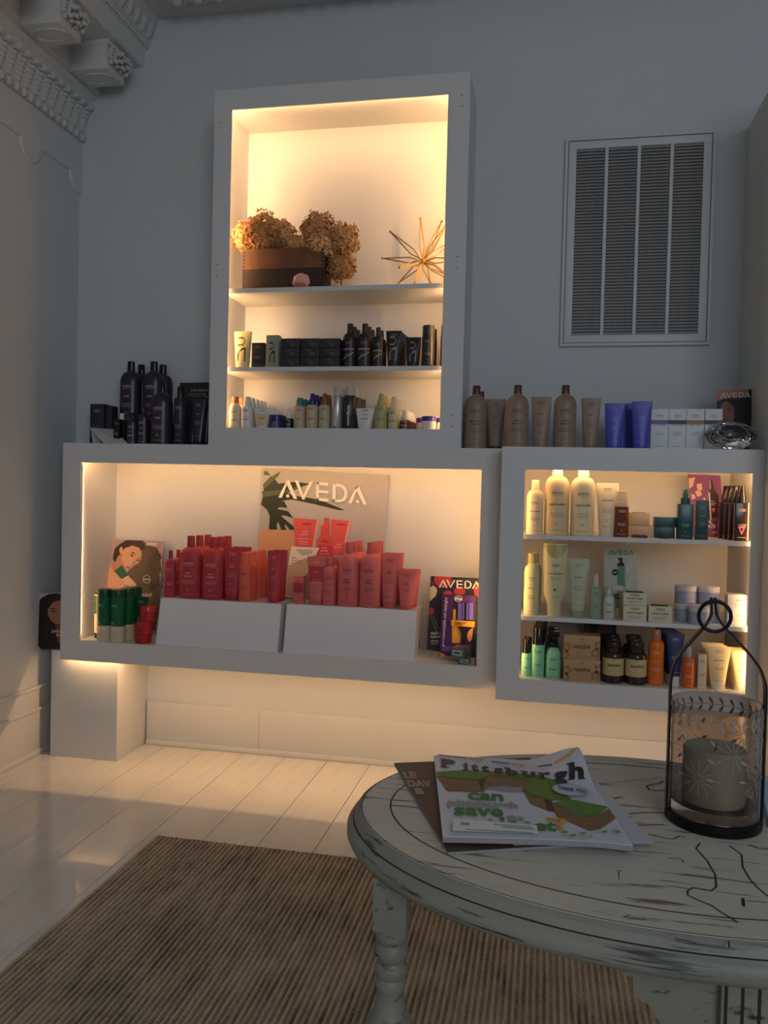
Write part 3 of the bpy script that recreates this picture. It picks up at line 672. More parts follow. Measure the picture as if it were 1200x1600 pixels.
def bloom(label, c, r, seed, sx=1., sz=1.):
    rnd = random.Random(seed); o = thing('hydrangea_bloom', label, 'flower', c); m = MB(); N = int(780*(r/.08)**1.7)
    for i in range(N):
        z = 1-2*(i+.5)/N; a = i*2.399963; q = math.sqrt(1-z*z); d = Vector((q*math.cos(a), q*math.sin(a), z)); d = (d+Vector((rnd.gauss(0, .08), rnd.gauss(0, .08), rnd.gauss(0, .08)))).normalized()
        lump = 1+.14*math.sin(6*d.x+seed)*math.cos(5*d.z+seed*2)+rnd.uniform(-.24, .12)
        p = Vector((d.x*r*lump*sx, d.y*r*lump*.8, d.z*r*lump*sz)); t = d.cross(Vector((rnd.random()-.5, rnd.random()-.5, rnd.random()-.5))).normalized(); b = d.cross(t); s = rnd.uniform(.007, .0115)
        for k in range(4):
            an = PI/2*k+rnd.uniform(-.2, .2); e = t*math.cos(an)+b*math.sin(an); g = t*-math.sin(an)+b*math.cos(an); up = d*rnd.uniform(-.3, 1.)
            m.add([p, p+e*s*.55+g*s*.45+up*s*.3, p+e*s*1.15+up*s, p+e*s*.55-g*s*.45+up*s*.3], [(0, 1, 2, 3)])
    f = part('florets', m, PET[seed % 3], o, smooth=False); f['kind'] = 'stuff'
    m = MB().sphere((0, 0, 0), r*.55, 14, 10, sx=sx, sy=.7, sz=sz); part('flower_core', m, PET[1], o)
    st = MB().tube([(0, 0, -r*.5*sz), (0, .01, -r*sz-.03)], .003, 6); part('stem', st, mat('dry_stem', (110, 84, 50), .8), o)
for i, (lab, u, v, rp, yy, sx, sz) in enumerate([
        ('small glowing dried hydrangea at the far left of the crate', 384, 367, 21, -.17, .9, 1.05), ('largest dried hydrangea head above the left of the crate', 412, 362, 31, -.18, 1, 1),
        ('dried hydrangea head just right of the largest one', 440, 364, 22, -.15, .9, 1), ('low dried hydrangea head at the middle crate edge', 463, 381, 16, -.185, 1, .85),
        ('tall dried hydrangea head right of the middle', 498, 359, 27, -.16, .95, 1.05), ('dried hydrangea head drooping over the front right crate edge', 499, 379, 19, -.195, 1, .9),
        ('dried hydrangea head at the far right', 536, 372, 24, -.15, 1, 1), ('dried hydrangea head hanging beside the right end of the crate', 533, 412, 22, -.16, 1, .95)]):
    c = aty(u, v+3, yy); bloom(lab, c, rp*(yy+3.36)/FPX*1.02, i, sx, sz)
# rose quartz
o = thing('quartz_stone', 'pale pink rough quartz stone in front of the crate', 'stone', (aty(471, 447, -.235).x, -.237, ZS)); hq = aty(471, 427.5, -.235).z-ZS; wq = aty(485, 440, -.235).x-aty(457.5, 440, -.235).x
m = MB().sphere((0, 0, 0), .5, 12, 9); rnd = random.Random(3); m.v = [(x*wq*(1+rnd.uniform(-.08, .08)), y*wq*.55*(1+rnd.uniform(-.08, .08)), max(0, (z+.42)*hq/.92*(1+rnd.uniform(-.06, .06)))) for x, y, z in m.v]
part('stone', m, mat('rose_quartz', (226, 170, 156), .35, noise=.25, nscale=60, sss=.2), o, ang=20)
part('rough_base', MB().prism([(-wq*.33, .0005), (wq*.33, .0005), (wq*.3, hq*.2), (wq*.05, hq*.26), (-wq*.28, hq*.2)], -.0095-wq*.27, -wq*.15), mat('quartz_red', (190, 104, 84), .5, noise=.3, nscale=70), o)
# gold starburst
GOLD = mat('gold_metal', (172, 136, 66), .38, metal=1., noise=.1, nscale=30)
yc = -.15; cc0 = aty(661, 408, yc); st = thing('starburst', 'gold wire starburst ornament on the top shelf', 'ornament', (cc0.x, yc, ZS)); ctr = Vector((0, 0, cc0.z-ZS))
tips = []
for (u, v, dy) in [(609.7, 362, -.04), (657, 341, .03), (597.6, 403.6, -.02), (624, 418, -.085), (623, 442, .03), (648, 442.5, -.06), (672, 442, .05), (697, 352, -.05), (712, 374, .04), (722, 405, -.03), (710, 441, -.03), (690, 346, .06), (700, 430, .07)]:
    q = aty(u, v, yc+dy)-st.location; tips.append(q)
ang_ = list(range(len(tips)))
for i, q in enumerate(tips):
    q.z = max(q.z, .004); d = (q-ctr); side = d.cross(Vector((.3, 1, .2))).normalized()*.011
    rod = part('rod', MB().tube([ctr-side*.3+d*.02, ctr+d*.32+side, q], .0025, 8).tube([ctr+side*.3, ctr+d*.32-side, q], .0025, 8), GOLD, st)
    part('tip', MB().sphere(q, .0052, 10, 8), GOLD, rod)
part('hub', MB().sphere(ctr, .009, 12, 8), GOLD, st)

# middle shelf of the tall unit
Z = ZT2; yf = -.225
YEL = C(222, 206, 140); GRN = C(150, 152, 128); CHAR = C(40, 36, 36, .35); CHARB = C(48, 42, 44, .5); TAUPE = mat('taupe_ink', (150, 140, 124), .5)
t = tube('styling_tube', 'pale yellow squeeze tube with brown arrow, left end of middle shelf', 'tube', P(365, 393, 518, 572, yf, Z), YEL, YEL, .76, .1)
def zig(root, w, h, yfun, m, s=1.):
    mb = MB(); e = .0006
    def stroke(pts, t):
        for (a, b), (c, d) in zip(pts, pts[1:]):
            mb.add([(a*w, yfun(a*w, b*h)-e, b*h-t*h/2), (c*w, yfun(c*w, d*h)-e, d*h-t*h/2), (c*w, yfun(c*w, d*h)-e, d*h+t*h/2), (a*w, yfun(a*w, b*h)-e, b*h+t*h/2)], [(0, 1, 2, 3)])
    def vert(a, b, c, t): mb.add([(a*w-t*w/2, yfun(a*w, b*h)-e, b*h), (a*w+t*w/2, yfun(a*w, b*h)-e, b*h), (a*w+t*w/2, yfun(a*w, c*h)-e, c*h), (a*w-t*w/2, yfun(a*w, c*h)-e, c*h)], [(0, 1, 2, 3)])
    stroke([(-.28, .36), (.0, .5), (.26, .52)], .07); vert(-.24, .18, .38, .1); vert(.22, .16, .52, .1)
    stroke([(-.28, .62), (.05, .62), (.2, .72), (.05, .82), (-.28, .82)], .045)
    part('arrow_print', mb, m, root, smooth=False)
X = P(365, 393, 518, 572, yf, Z); zig(t, X[3]*.8, X[4], LAST['surf'], mat('arrow_brown', (70, 44, 30), .5))
carton('styling_carton', 'small black carton beside the pale yellow tube', 'carton', P(395, 414.7, 536.7, 572.3, yf, Z), CHARB, .035, TAUPE, None, .4)
g_ = P(417.7, 437, 525, 572.6, yf, Z); o = carton('styling_carton', 'grey green carton with black arrow on the middle shelf', 'carton', g_, GRN, .04); zig(o, g_[3]*.8, g_[4]*.92, flat_surf(-.0205), mat('arrow_black', (38, 40, 34), .5))
for cidx, (l, r, nm) in enumerate([(441.5, 471, 'left'), (472.5, 502, 'middle'), (503, 533, 'right')]):
    for k in range(3):
        X = P(l, r, 530.7, 572.6, yf-.003, Z); hh = X[4]/3
        carton('hair_clay_box', 'flat black box, %s of the %s stack of three' % (['bottom', 'middle', 'top'][k], nm), 'carton', (X[0]+random.uniform(-.001, .001), X[1], Z+hh*k, X[3], hh-.0005), CHARB, .06, TAUPE,
               items=lambda w, h: [('b', -.05*w, h*.7, .3*w, .0012), ('b', .1*w, h*.45, .34*w, .0012), ('b', .1*w, h*.25, .25*w, .0012)])
for (l, r, t, n, nm) in [(535, 556.7, 506, 3, 'leftmost'), (558, 580.6, 506, 3, 'middle'), (581.7, 598.5, 511.7, 2, 'rightmost')]:
    X = P(l, r, t, 572.5, yf, Z); o = bottle('shampoo_bottle', '', 'bottle', X, CHAR, CHARB, .46, .19, TAUPE, None, shoulder=.16, dot=True)
    m = MB(); R = X[3]/2
    for (za, zb_, s) in ((.2, .42, 1), (.42, .6, -1)):
        sf = cyl_surf(R*1.003, .85); k = 6
        for i in range(k):
            xa, xb = -.85*R+1.6*R*i/k, -.85*R+1.6*R*(i+1)/k; f = lambda q: X[4]*.75*(za+(zb_-za)*((q+.85*R)/(1.6*R) if s > 0 else .5))
            m.add([(xa, sf(xa, 0)-.0006, f(xa)), (xb, sf(xb, 0)-.0006, f(xb)), (xb, sf(xb, 0)-.0006, f(xb)+.006), (xa, sf(xa, 0)-.0006, f(xa)+.006)], [(0, 1, 2, 3)])
    part('stripe_print', m, TAUPE, o, smooth=False)
    row(o, 'dark striped bottle with slim cap, %s file' % nm, n, .062, group='dark striped bottles on the middle shelf')
X = P(602, 627, 517, 572.5, yf, Z); o = tube('styling_tube', '', 'tube', X, CHAR, CHARB, .72, .13, TAUPE, None); zig(o, X[3]*.8, X[4], LAST['surf'], TAUPE)
row(o, 'charcoal tube with pale arrow on the middle shelf', 4, .038, .0015, group='charcoal tubes on the middle shelf')
X = P(633, 657.5, 527, 572, yf, Z); o = tube('styling_tube', 'short wide brown black tube beside the spray can', 'tube', X, CHAR, CHARB, .75, .08); zig(o, X[3]*.75, X[4], LAST['surf'], TAUPE)
o = can('spray_can', '', 'can', P(658.5, 678, 509, 571.5, yf, Z), CHAR, CHARB, .24, TAUPE, capw=.96); row(o, 'tall black spray can with rounded cap on middle shelf', 2, .07, group='tall black spray cans')
can('spray_can', 'black spray can cut off by the right edge of the tall unit', 'can', P(687.7, 706, 507, 571, yf+.02, Z), CHAR, CHARB, .24, TAUPE, capw=.96)

# bottom shelf of the tall unit
Z = ZT0; yf = -.235; CRM = C(226, 210, 180); WHT = mat('white_plastic', (228, 224, 214), .35, noise=.02); CLR = mat('clear_plastic', (244, 240, 232), .15, trans=.65)
SAND = C(196, 178, 148); TEAL = C(60, 130, 122); NAVY = C(42, 44, 104, .3); RUST = C(150, 84, 52); SILV = mat('silver_can', (180, 178, 176), .3, metal=.7, noise=.03); OLIV = C(176, 170, 116); OLIV2 = C(200, 196, 150); AMB = C(84, 44, 28, .2)
o = bottle('lotion_bottle', '', 'bottle', P(358, 376, 620, 668.5, yf, Z), CRM, C(196, 112, 66), .66, .2, BROWNINK, None); row(o, 'cream bottle with orange brown cap at shelf end', 2, .06, .004, group='orange capped cream bottles')
o = spray('foam_bottle', '', 'bottle', P(376.7, 395, 620, 668.5, yf, Z), WHT, WHT, .68, .72, .5, BROWNINK); row(o, 'white foam bottle with clear top', 5, .0445, .001, group='white foam bottles')
o = tube('lotion_tube', '', 'tube', P(396, 423, 637.7, 669, yf, Z), C(224, 204, 156), WHT, .72, .12, BROWNINK, None, band=(.68, .98, WHT)); row(o, 'short cream tube with white top band', 2, .05, .004, group='short cream tubes')
jar('mask_jar', 'navy blue jar on the bottom shelf of the tall unit', 'jar', P(421, 443, 649, 668.5, yf, Z), NAVY, NAVY, .4, WINK); jar('mask_jar', 'navy blue jar hidden behind the front navy jar', 'jar', P(425, 446, 650, 667, -.15, Z), NAVY, NAVY, .4)
spray('serum_bottle', 'tiny black dropper bottle with white top', 'bottle', P(445, 458, 639, 668.5, yf, Z), CHAR, WHT, .52, .7, .5, WINK)
for (l, r, t, cm_, nm, n) in [(459, 477, 621.7, TEAL, 'teal', 3), (478, 496.7, 615, NAVY, 'navy', 3), (497.7, 515.7, 615, RUST, 'brown', 3)]:
    o = spray('hair_spray_bottle', '', 'bottle', P(l, r, t, 668.5, yf, Z), SAND, cm_, .74 if nm == 'teal' else .68, .6, .5 if nm == 'teal' else .36, BROWNINK); row(o, 'sand coloured bottle with a %s cap' % nm, n, .05, .003, group='%s capped sand bottles' % nm)
o = can('spray_can', '', 'can', P(517, 535.7, 604, 669, yf, Z), SILV, mat('frosted_cap', (224, 218, 206), .3, trans=.4), .22, WHITEINK, 'aircontrol', capw=.72); row(o, 'silver spray can with frosted cap', 3, .06, .004, group='silver spray cans')
o = can('spray_can', '', 'can', P(536.7, 555.5, 604, 669, yf, Z), C(58, 46, 42, .3), mat('frosted_cap'), .22, WHITEINK, 'controlforce', capw=.72); row(o, 'dark brown spray can with frosted cap', 3, .06, .006, group='dark brown spray cans')
tube('lotion_tube', 'white tube in front between dark can and green sprays', 'tube', P(555.5, 584, 638, 669.5, yf-.004, Z), WHT, WHT, .74, .1, BROWNINK, 'smooth')
o = spray('hair_spray_bottle', '', 'bottle', P(585, 605, 615, 669.5, yf, Z), OLIV, OLIV, .68, .6, .36, BROWNINK); row(o, 'olive green spray bottle', 4, .049, .001, group='olive green spray bottles')
o = spray('hair_spray_bottle', '', 'bottle', P(606, 623, 620, 669.5, yf, Z), OLIV2, CLR, .62, .6, .4, BROWNINK); row(o, 'pale green spray bottle with clear top', 4, .042, .003, group='pale green spray bottles')
o = spray('serum_bottle', '', 'bottle', P(624, 641.5, 641, 670, yf, Z), AMB, WHT, .5, .62, .42, WINK); row(o, 'amber dropper bottle with white top', 4, .042, .002, group='amber dropper bottles')
PUR = C(64, 44, 140, .3)
jar('cream_jar', 'white jar with purple blue lid at the front', 'jar', P(658.5, 680.7, 651, 670.5, yf, Z), WHT, PUR, .35, BROWNINK); jar('cream_jar', 'purple lidded jar behind, left of the front white jar', 'jar', P(650, 672, 653.5, 669, -.15, Z), WHT, PUR, .35); jar('cream_jar', 'purple lidded jar cut off by the right frame edge', 'jar', P(681.5, 702, 653.5, 669.5, -.2, Z), WHT, PUR, .35, BROWNINK)

# ================================================================== LONG UNIT
Z = ZL0
# two white wedge stands
STZ = .6945
def stand(label, xa, xb, yb0, yt0, yback):
    o = thing('display_stand', label, 'stand', ((xa+xb)/2, (yb0+yback)/2, Z)); ox, oy = o.location.x, o.location.y; h = STZ-Z; t = .006
    L = lambda x, y, z: (x-ox, y-oy, z)
    m = MB(); v = [L(xa, yb0, 0), L(xb, yb0, 0), L(xb, yb0+t, 0), L(xa, yb0+t, 0), L(xa, yt0, h), L(xb, yt0, h), L(xb, yt0+t, h), L(xa, yt0+t, h)]
    SM = mat('gloss_white_acrylic', (226, 226, 228), .12, noise=.01)
    part('front_panel', m.add(v, [(3, 2, 1, 0), (4, 5, 6, 7), (0, 1, 5, 4), (1, 2, 6, 5), (2, 3, 7, 6), (3, 0, 4, 7)]), SM, o, smooth=False)
    for x in (xa, xb-t):
        q = [(yb0+t, 0), (yback, 0), (yback, h), (yt0+t, h)]
        part('side_panel', MB().add([L(x, a, b) for a, b in q]+[L(x+t, a, b) for a, b in q], [(0, 1, 2, 3), (7, 6, 5, 4)]+[(i, i+4, (i+1) % 4+4, (i+1) % 4) for i in range(4)]), SM, o, smooth=False)
    part('top_panel', MB().box(xa+t-ox, xb-t-ox, yt0+t-oy, yback-oy, h-t, h-.0005), SM, o, smooth=False)
    return o
s1 = stand('glossy white wedge stand on the left carrying deep red bottles', .483, 1.006, -.286, -.245, -.075)
s2 = stand('glossy white wedge stand on the right carrying pink bottles', 1.026, 1.556, -.274, -.235, -.065)
part('side_mark', MB().box(.2652, .2656, .02, .036, .025, .055), BLACK, s2, smooth=False)
part('side_lettering', MB().box(.2652, .2656, -.03, -.012, .09, .094).box(.2652, .2656, -.03, -.014, .078, .082).box(.2652, .2656, -.03, -.018, .066, .069), WHITEINK, s2, smooth=False)
ZS = STZ
def bigrow(spec, mats, base, n, dy, grp, dx=.0):
    l, r, t, b, y = spec; o = bottle('shampoo_bottle', '', 'bottle', P(l, r, t, b, y, ZS), mats[0], mats[1], .37, .155, mats[2], mats[3], sy=.6); row(o, base, n, dy, dx, group=grp); return o
yA = -.2
o = bigrow((256.5, 274.6, 860, 933.6, yA), (RED, REDC, PALEINK, None), 'small deep red bottle at left stand end', 2, .06, 'small deep red bottles', .006)
bigrow((280, 314, 837, 935.7, yA), (RED, REDC, PALEINK, 'nutri|plenish'), 'large deep red bottle, left file', 3, .058, 'large deep red bottles', .012)
bigrow((315, 349, 839, 936.7, yA), (RED, REDC, PALEINK, 'nutri|plenish'), 'large deep red bottle, right file', 3, .058, 'large deep red bottles', .008)
o = tube('conditioner_tube', '', 'tube', P(348, 377, 856, 938, yA, ZS), RED, REDC, .8, .11, PALEINK, 'nutri|plenish'); row(o, 'deep red squeeze tube beside large red bottles', 3, .044, .004, group='deep red squeeze tubes by the bottles')
def pump(label, box, body, top, inkm=None, word=None):
    X, y, z, w, h = box; o = thing('serum_pump', label, 'bottle', (X, y, z)); R = w/2; hb = h*.66
    part('body', MB().lathe([(0, 0), (R*.96, 0), (R, .002), (R*.97, hb), (0, hb)], 24), body, o)
    part('collar', MB().lathe([(0, hb), (R*.93, hb), (R*.93, hb+h*.09), (R*.8, hb+h*.1), (0, hb+h*.1)], 22), top, o)
    part('overcap', MB().lathe([(0, hb+h*.1), (R*.82, hb+h*.1), (R*.72, h-.002), (R*.65, h), (0, h)], 22), top, o)
    if inkm: part('print', ink(std_ink(w, hb, word, 0, .98, True), cyl_surf(R)), inkm, o, smooth=False)
    return o
o = pump('', P(373, 392.6, 863, 939, yA-.01, ZS), CORAL, CORAL, DARKINK, None); row(o, 'coral red serum bottle with clear overcap', 4, .05, .004, group='coral serum bottles')
o = tube('conditioner_tube', '', 'tube', P(417, 437, 860.7, 941, yA-.01, ZS), RED, REDC, .82, .09, PALEINK, 'nutri|plenish'); row(o, 'slim deep red tube at right stand end', 4, .027, .001, group='slim deep red tubes')
# right stand
yB = -.19
carton('serum_carton', 'small pink carton at the left end of the right stand', 'carton', P(460, 475, 899.6, 943.5, yB, ZS), PINK, .035, DARKINK, None, .5, band=(.42, .75, RED))
o = tube('conditioner_tube', '', 'tube', P(478.5, 509, 870, 944, yB, ZS), PINK, PINKC, .68, .1, PALEINK, 'nutri', band=(.42, .78, RED)); row(o, 'pink squeeze tube with a red middle band', 3, .036, .004, group='banded pink tubes')
o = bottle('shampoo_bottle', '', 'bottle', P(504, 524.6, 871, 945.7, yB, ZS), PINK, PINKC, .5, .16, DARKINK, 'nutri'); row(o, 'small pink bottle beside the banded tube', 2, .055, .008, group='small pink bottles')
o = bottle('shampoo_bottle', '', 'bottle', P(527, 560, 847, 947.4, yB, ZS), PINK, PINKC, .38, .155, DARKINK, 'nutri|plenish', sy=.6); row(o, 'large pink bottle, left file', 3, .057, .008, group='large pink bottles')
o = bottle('shampoo_bottle', '', 'bottle', P(560.5, 594, 847.5, 949, yB, ZS), PINK, PINKC, .38, .155, DARKINK, 'nutri|plenish', sy=.6); row(o, 'large pink bottle, right file', 3, .057, .006, group='large pink bottles')
o = tube('conditioner_tube', '', 'tube', P(593, 622, 865.6, 950, yB, ZS), PINK, PINKC, .72, .12, DARKINK, 'nutri|plenish'); row(o, 'tall pink squeeze tube beside large pink bottles', 3, .042, .002, group='tall pink tubes')
o = tube('conditioner_tube', '', 'tube', P(619.5, 650, 891.7, 951, yB-.016, ZS), PINK, PINKC, .66, .12, DARKINK, 'nutri|plenish'); row(o, 'short pink squeeze tube at right stand end', 4, .03, .001, group='short pink tubes')
# big poster
B2 = [(410.5, 731), (607, 742), (590, 985), (398, 972)]
cd = card('poster', 'large grey poster with white lettering and palm leaves behind the stands', 'poster', B2, -.035, Z, .02, INK(182, 176, 172))
c4 = lambda pts: crop(400, 720, .18333, pts)
LEAF = INK(52, 58, 40); LEAF2 = INK(92, 96, 62)
cprint(cd, 'palm_leaf', [c4([(40, 380), (60, 300), (70, 190), (130, 130), (160, 150), (190, 195), (330, 180), (460, 195), (330, 240), (250, 270), (330, 300), (480, 320), (600, 355), (760, 422), (700, 420), (520, 375), (380, 345), (300, 330), (170, 350)])], LEAF, B2)
cprint(cd, 'palm_leaf', [c4([(65, 90), (95, 88), (128, 125), (70, 122)]), c4([(60, 200), (150, 125), (212, 88), (190, 130), (65, 250)]), c4([(50, 260), (240, 250), (455, 198), (270, 275), (60, 310)])], LEAF2, B2)
cprint(cd, 'monstera_leaf', [c4([(45, 370), (140, 340), (240, 345), (270, 400), (200, 395), (180, 410), (275, 430), (320, 490), (240, 465), (215, 470), (320, 560), (330, 590), (290, 588), (250, 540), (245, 560), (262, 588), (215, 588), (190, 520), (178, 540), (180, 588), (110, 585), (118, 470), (95, 420)])], LEAF, B2)
PEACH = INK(214, 160, 116)
cprint(cd, 'printed_block', [c4([(25, 585), (325, 592), (330, 760), (300, 775), (10, 770)])], PEACH, B2)
PKP = INK(226, 92, 88); PKD = INK(206, 62, 70)
cprint(cd, 'printed_tube', [c4([(322, 487), (540, 503), (495, 740), (335, 732)]), c4([(640, 498), (815, 515), (770, 700), (740, 800), (650, 800)])], PKP, B2)
cprint(cd, 'printed_spray', [c4([(580, 485), (622, 485), (630, 545), (632, 630), (655, 670), (658, 810), (520, 800), (520, 680), (550, 630), (555, 550), (578, 545)])], INK(220, 84, 80), B2)
cprint(cd, 'printed_shine', [c4([(520, 505), (538, 505), (495, 738), (482, 738)]), c4([(795, 514), (812, 516), (768, 700), (752, 700)])], INK(244, 170, 160), B2)
cprint(cd, 'printed_band', [c4([(520, 720), (657, 728), (658, 810), (520, 800)])], PKD, B2)
ctext(cd, 'AVEDA', *c4([(435, 545)])[0], 2.8, INK(150, 40, 50), ang=.06, stretch=1.2); ctext(cd, 'AVEDA', *c4([(727, 550)])[0], 2.8, INK(150, 40, 50), ang=.06, stretch=1.2); ctext(cd, 'AVEDA', *c4([(590, 692)])[0], 2.6, INK(120, 30, 40), ang=.05)
for (x, y, s) in ((418, 610, 'nutri'), (415, 634, 'plenish'), (585, 748, 'nutri'), (585, 772, 'plenish'), (710, 718, 'nutri'), (700, 742, 'plenish')): ctext(cd, s, *c4([(x, y)])[0], 3, INK(246, 190, 186), ang=.05)
cbars(cd, [(*c4([(360, 660)])[0], 17, .8, .05), (*c4([(365, 685)])[0], 15, .8, .05), (*c4([(370, 705)])[0], 13, .8, .05), (*c4([(545, 790)])[0], 15, .8, .05)], INK(246, 190, 186))
clogo(cd, c4([(195, 313)])[0], c4([(948, 375)])[0], 29, INK(246, 238, 220), name='headline_lettering')
# small leaflet leaning in front of the poster
B3 = [(455, 853.5), (499, 856), (478, 900), (474, 936), (446, 932), (448, 897)]
cd = card('leaflet', 'small white leaflet leaning between the two stands', 'leaflet', B3, -.105, STZ, .25, INK(226, 214, 192), .0015)
cprint(cd, 'printed_cloth', [[(450, 884), (478, 872), (486, 880), (478, 899), (474, 935), (447, 931)]], INK(190, 160, 130), B3)
cbars(cd, [(463, 859, 25, 1.1, .05), (466, 862, 22, 1.1, .05), (469, 865, 14, 1.1, .05), (456, 871, 7, 1.1, .03), (456, 875, 16, .7, .03), (456, 879, 13, .7, .03)], GREYINK)
# portrait card left
B4 = [(176.4, 842.7), (256.4, 845.6), (245, 985), (159, 981)]
cd = card('portrait_card', 'mauve portrait card of a woman with curly hair behind green tubes', 'card', B4, -.112, Z, .2, INK(176, 146, 150))
c5 = lambda pts: crop(150, 830, .11561, pts)
cprint(cd, 'dark_panel', [c5([(640, 140), (860, 300), (860, 1000), (800, 1350), (300, 1330), (320, 1000), (590, 900)])], INK(104, 84, 68), B4)
cprint(cd, 'curly_hair', [c5([(640, 150), (720, 180), (830, 240), (880, 340), (865, 430), (890, 520), (840, 600), (860, 660), (800, 720), (790, 790), (720, 830), (580, 840), (420, 760), (420, 560), (560, 430), (620, 260)])], HAIR2, B4)
cprint(cd, 'shoulder', [c5([(200, 480), (320, 440), (400, 560), (380, 760), (150, 765), (175, 520)])], SKIN, B4)
cprint(cd, 'neck', [c5([(250, 400), (340, 300), (420, 430), (420, 560), (330, 640), (215, 500)])], SKIN2, B4)
cprint(cd, 'hair', [c5([(235, 330), (260, 230), (330, 170), (420, 120), (640, 130), (670, 240), (600, 260), (500, 195), (390, 230), (345, 300), (300, 340), (260, 425), (230, 380)])], HAIR, B4)
cprint(cd, 'face', [c5([(390, 235), (490, 195), (590, 225), (625, 310), (600, 400), (560, 450), (500, 450), (470, 500), (430, 545), (385, 470), (350, 380), (360, 290)])], SKIN)
cprint(cd, 'ear', [cell(*c5([(345, 260)])[0], 3, 5.5)], SKIN); cprint(cd, 'brow', [c5([(455, 290), (510, 285), (545, 320), (500, 300)]), c5([(560, 370), (600, 360), (590, 375)])], HAIR)
cprint(cd, 'eye', [cell(*c5([(490, 330)])[0], 3., 1.3, rot=.4), cell(*c5([(568, 395)])[0], 2.3, 1.2, rot=.4)], EYE); cprint(cd, 'nose', [c5([(525, 400), (545, 420), (515, 445), (490, 440)])], SKIN2); cprint(cd, 'mouth', [cell(*c5([(440, 490)])[0], 3.4, 1.6, rot=.5)], LIP)
cprint(cd, 'held_tube', [c5([(250, 540), (355, 460), (440, 600), (360, 650), (300, 590)])], INK(30, 92, 70)); cprint(cd, 'hand', [c5([(360, 650), (440, 600), (500, 660), (545, 710), (560, 750), (470, 755), (400, 720)])], INK(222, 178, 150))
ring = cell(*c5([(693, 650)])[0], 5.9, 6.3, 24); rin = cell(*c5([(693, 650)])[0], 5.3, 5.7, 24); cprint(cd, 'emblem', [[ring[i], ring[(i+1) % 24], rin[(i+1) % 24], rin[i]] for i in range(24)], WHITEINK); ctext(cd, 'VEGAN', *c5([(693, 662)])[0], 2.6, WHITEINK)
ctext(cd, 'WEIGHT', *c5([(660, 885)])[0], 5, INK(226, 210, 196), ang=.03, stretch=.95); cbars(cd, [(*c5([(690, 162)])[0], 17, 1.3, .03), (*c5([(685, 182)])[0], 17, 1.3, .03)], WHITEINK)
rnd = random.Random(5); curls = []
for i in range(26):
    x, y = rnd.uniform(740, 890), rnd.uniform(230, 800); r = rnd.uniform(18, 40); pts = [(x+r*math.cos(a/10*2*PI), y+r*.8*math.sin(a/10*2*PI)) for a in range(11)]
    for a, b in zip(pts, pts[1:]): curls.append(c5([a, b, (b[0]-5, b[1]-6), (a[0]-5, a[1]-6)]))
cprint(cd, 'curl', curls, HAIR)
# green tubes
GRE = C(22, 96, 58, .28); GREC = C(20, 70, 46, .28); CREAM = C(222, 204, 170)
def green(label, box, inkm=True):
    X, y, z, w, h = box; o = thing('treatment_canister', label, 'canister', (X, y, z)); R = w/2
    part('lower_body', MB().lathe([(0, 0), (R*.97, 0), (R, .002), (R, h*.3), (0, h*.3)], 28), CREAM, o); part('upper_body', MB().lathe([(0, h*.3), (R, h*.3), (R, h*.86), (0, h*.86)], 28), GRE, o)
    part('cap', MB().lathe([(0, h*.86), (R*.985, h*.86), (R*.985, h*.985), (R*.95, h), (0, h)], 28), GREC, o)
    if inkm: part('print', ink([('t', 'AVEDA', -.1*w, h*.69, .1*w), ('b', -.05*w, h*.67, .5*w, .0008), ('t', 'MD', -.15*w, h*.345, .13*w), ('b', -.05*w, h*.32, .45*w, .001)], cyl_surf(R)), mat('mint_ink', (150, 196, 170), .6), o, smooth=False)
    part('small_print', ink([('b', 0, h*.2, .5*w, .0008), ('b', 0, h*.16, .5*w, .0008), ('b', 0, h*.12, .4*w, .0008)], cyl_surf(R)), BROWNINK, o, smooth=False); return o
green('green and cream canister at the front left corner', P(152.8, 173, 920, 1003, -.265, Z)); green('green and cream canister, second from the left at front', P(173.5, 194.5, 921, 1004, -.262, Z))
green('green and cream canister third from left, set slightly back', P(189, 209, 918.5, 1000, -.205, Z)); green('green canister at the back in front of the portrait card', P(200, 219, 917, 995, -.155, Z))
tube('treatment_tube', 'small green and cream tube half hidden at far left', 'tube', P(146, 158, 929, 1000, -.222, Z), CREAM, GREC, .8, .12, BROWNINK, None, band=(.5, .97, GRE)); tube('treatment_tube', 'dark green squeeze tube between canisters and red jars', 'tube', P(208.5, 231, 932, 1000, -.228+.02, Z), GREC, CREAM, .7, .1, mat('mint_ink'), None)
JR = C(190, 44, 40, .22); jb = P(207.6, 240.5, 992, 1007, -.268, Z)
for k, (l, r, t, b, nm) in enumerate([(207.6, 240, 990.5, 1007, 'bottom'), (211.5, 242.5, 970, 990, 'middle'), (220.5, 246, 947.5, 971, 'top')]):
    X = P(l, r, t, b, -.262+.004*k, Z); z0 = Z+.0 if k == 0 else zprev; top = aty((l+r)/2, t, -.262).z; w = .068 if k < 2 else .064
    jar('mask_jar', 'glossy red jar, %s of the stack of three' % nm, 'jar', (min(X[0], .483-.035) if k == 0 else X[0]-.003*k, X[1], z0, w, top-z0), JR, JR, .42, DARKINK); zprev = top
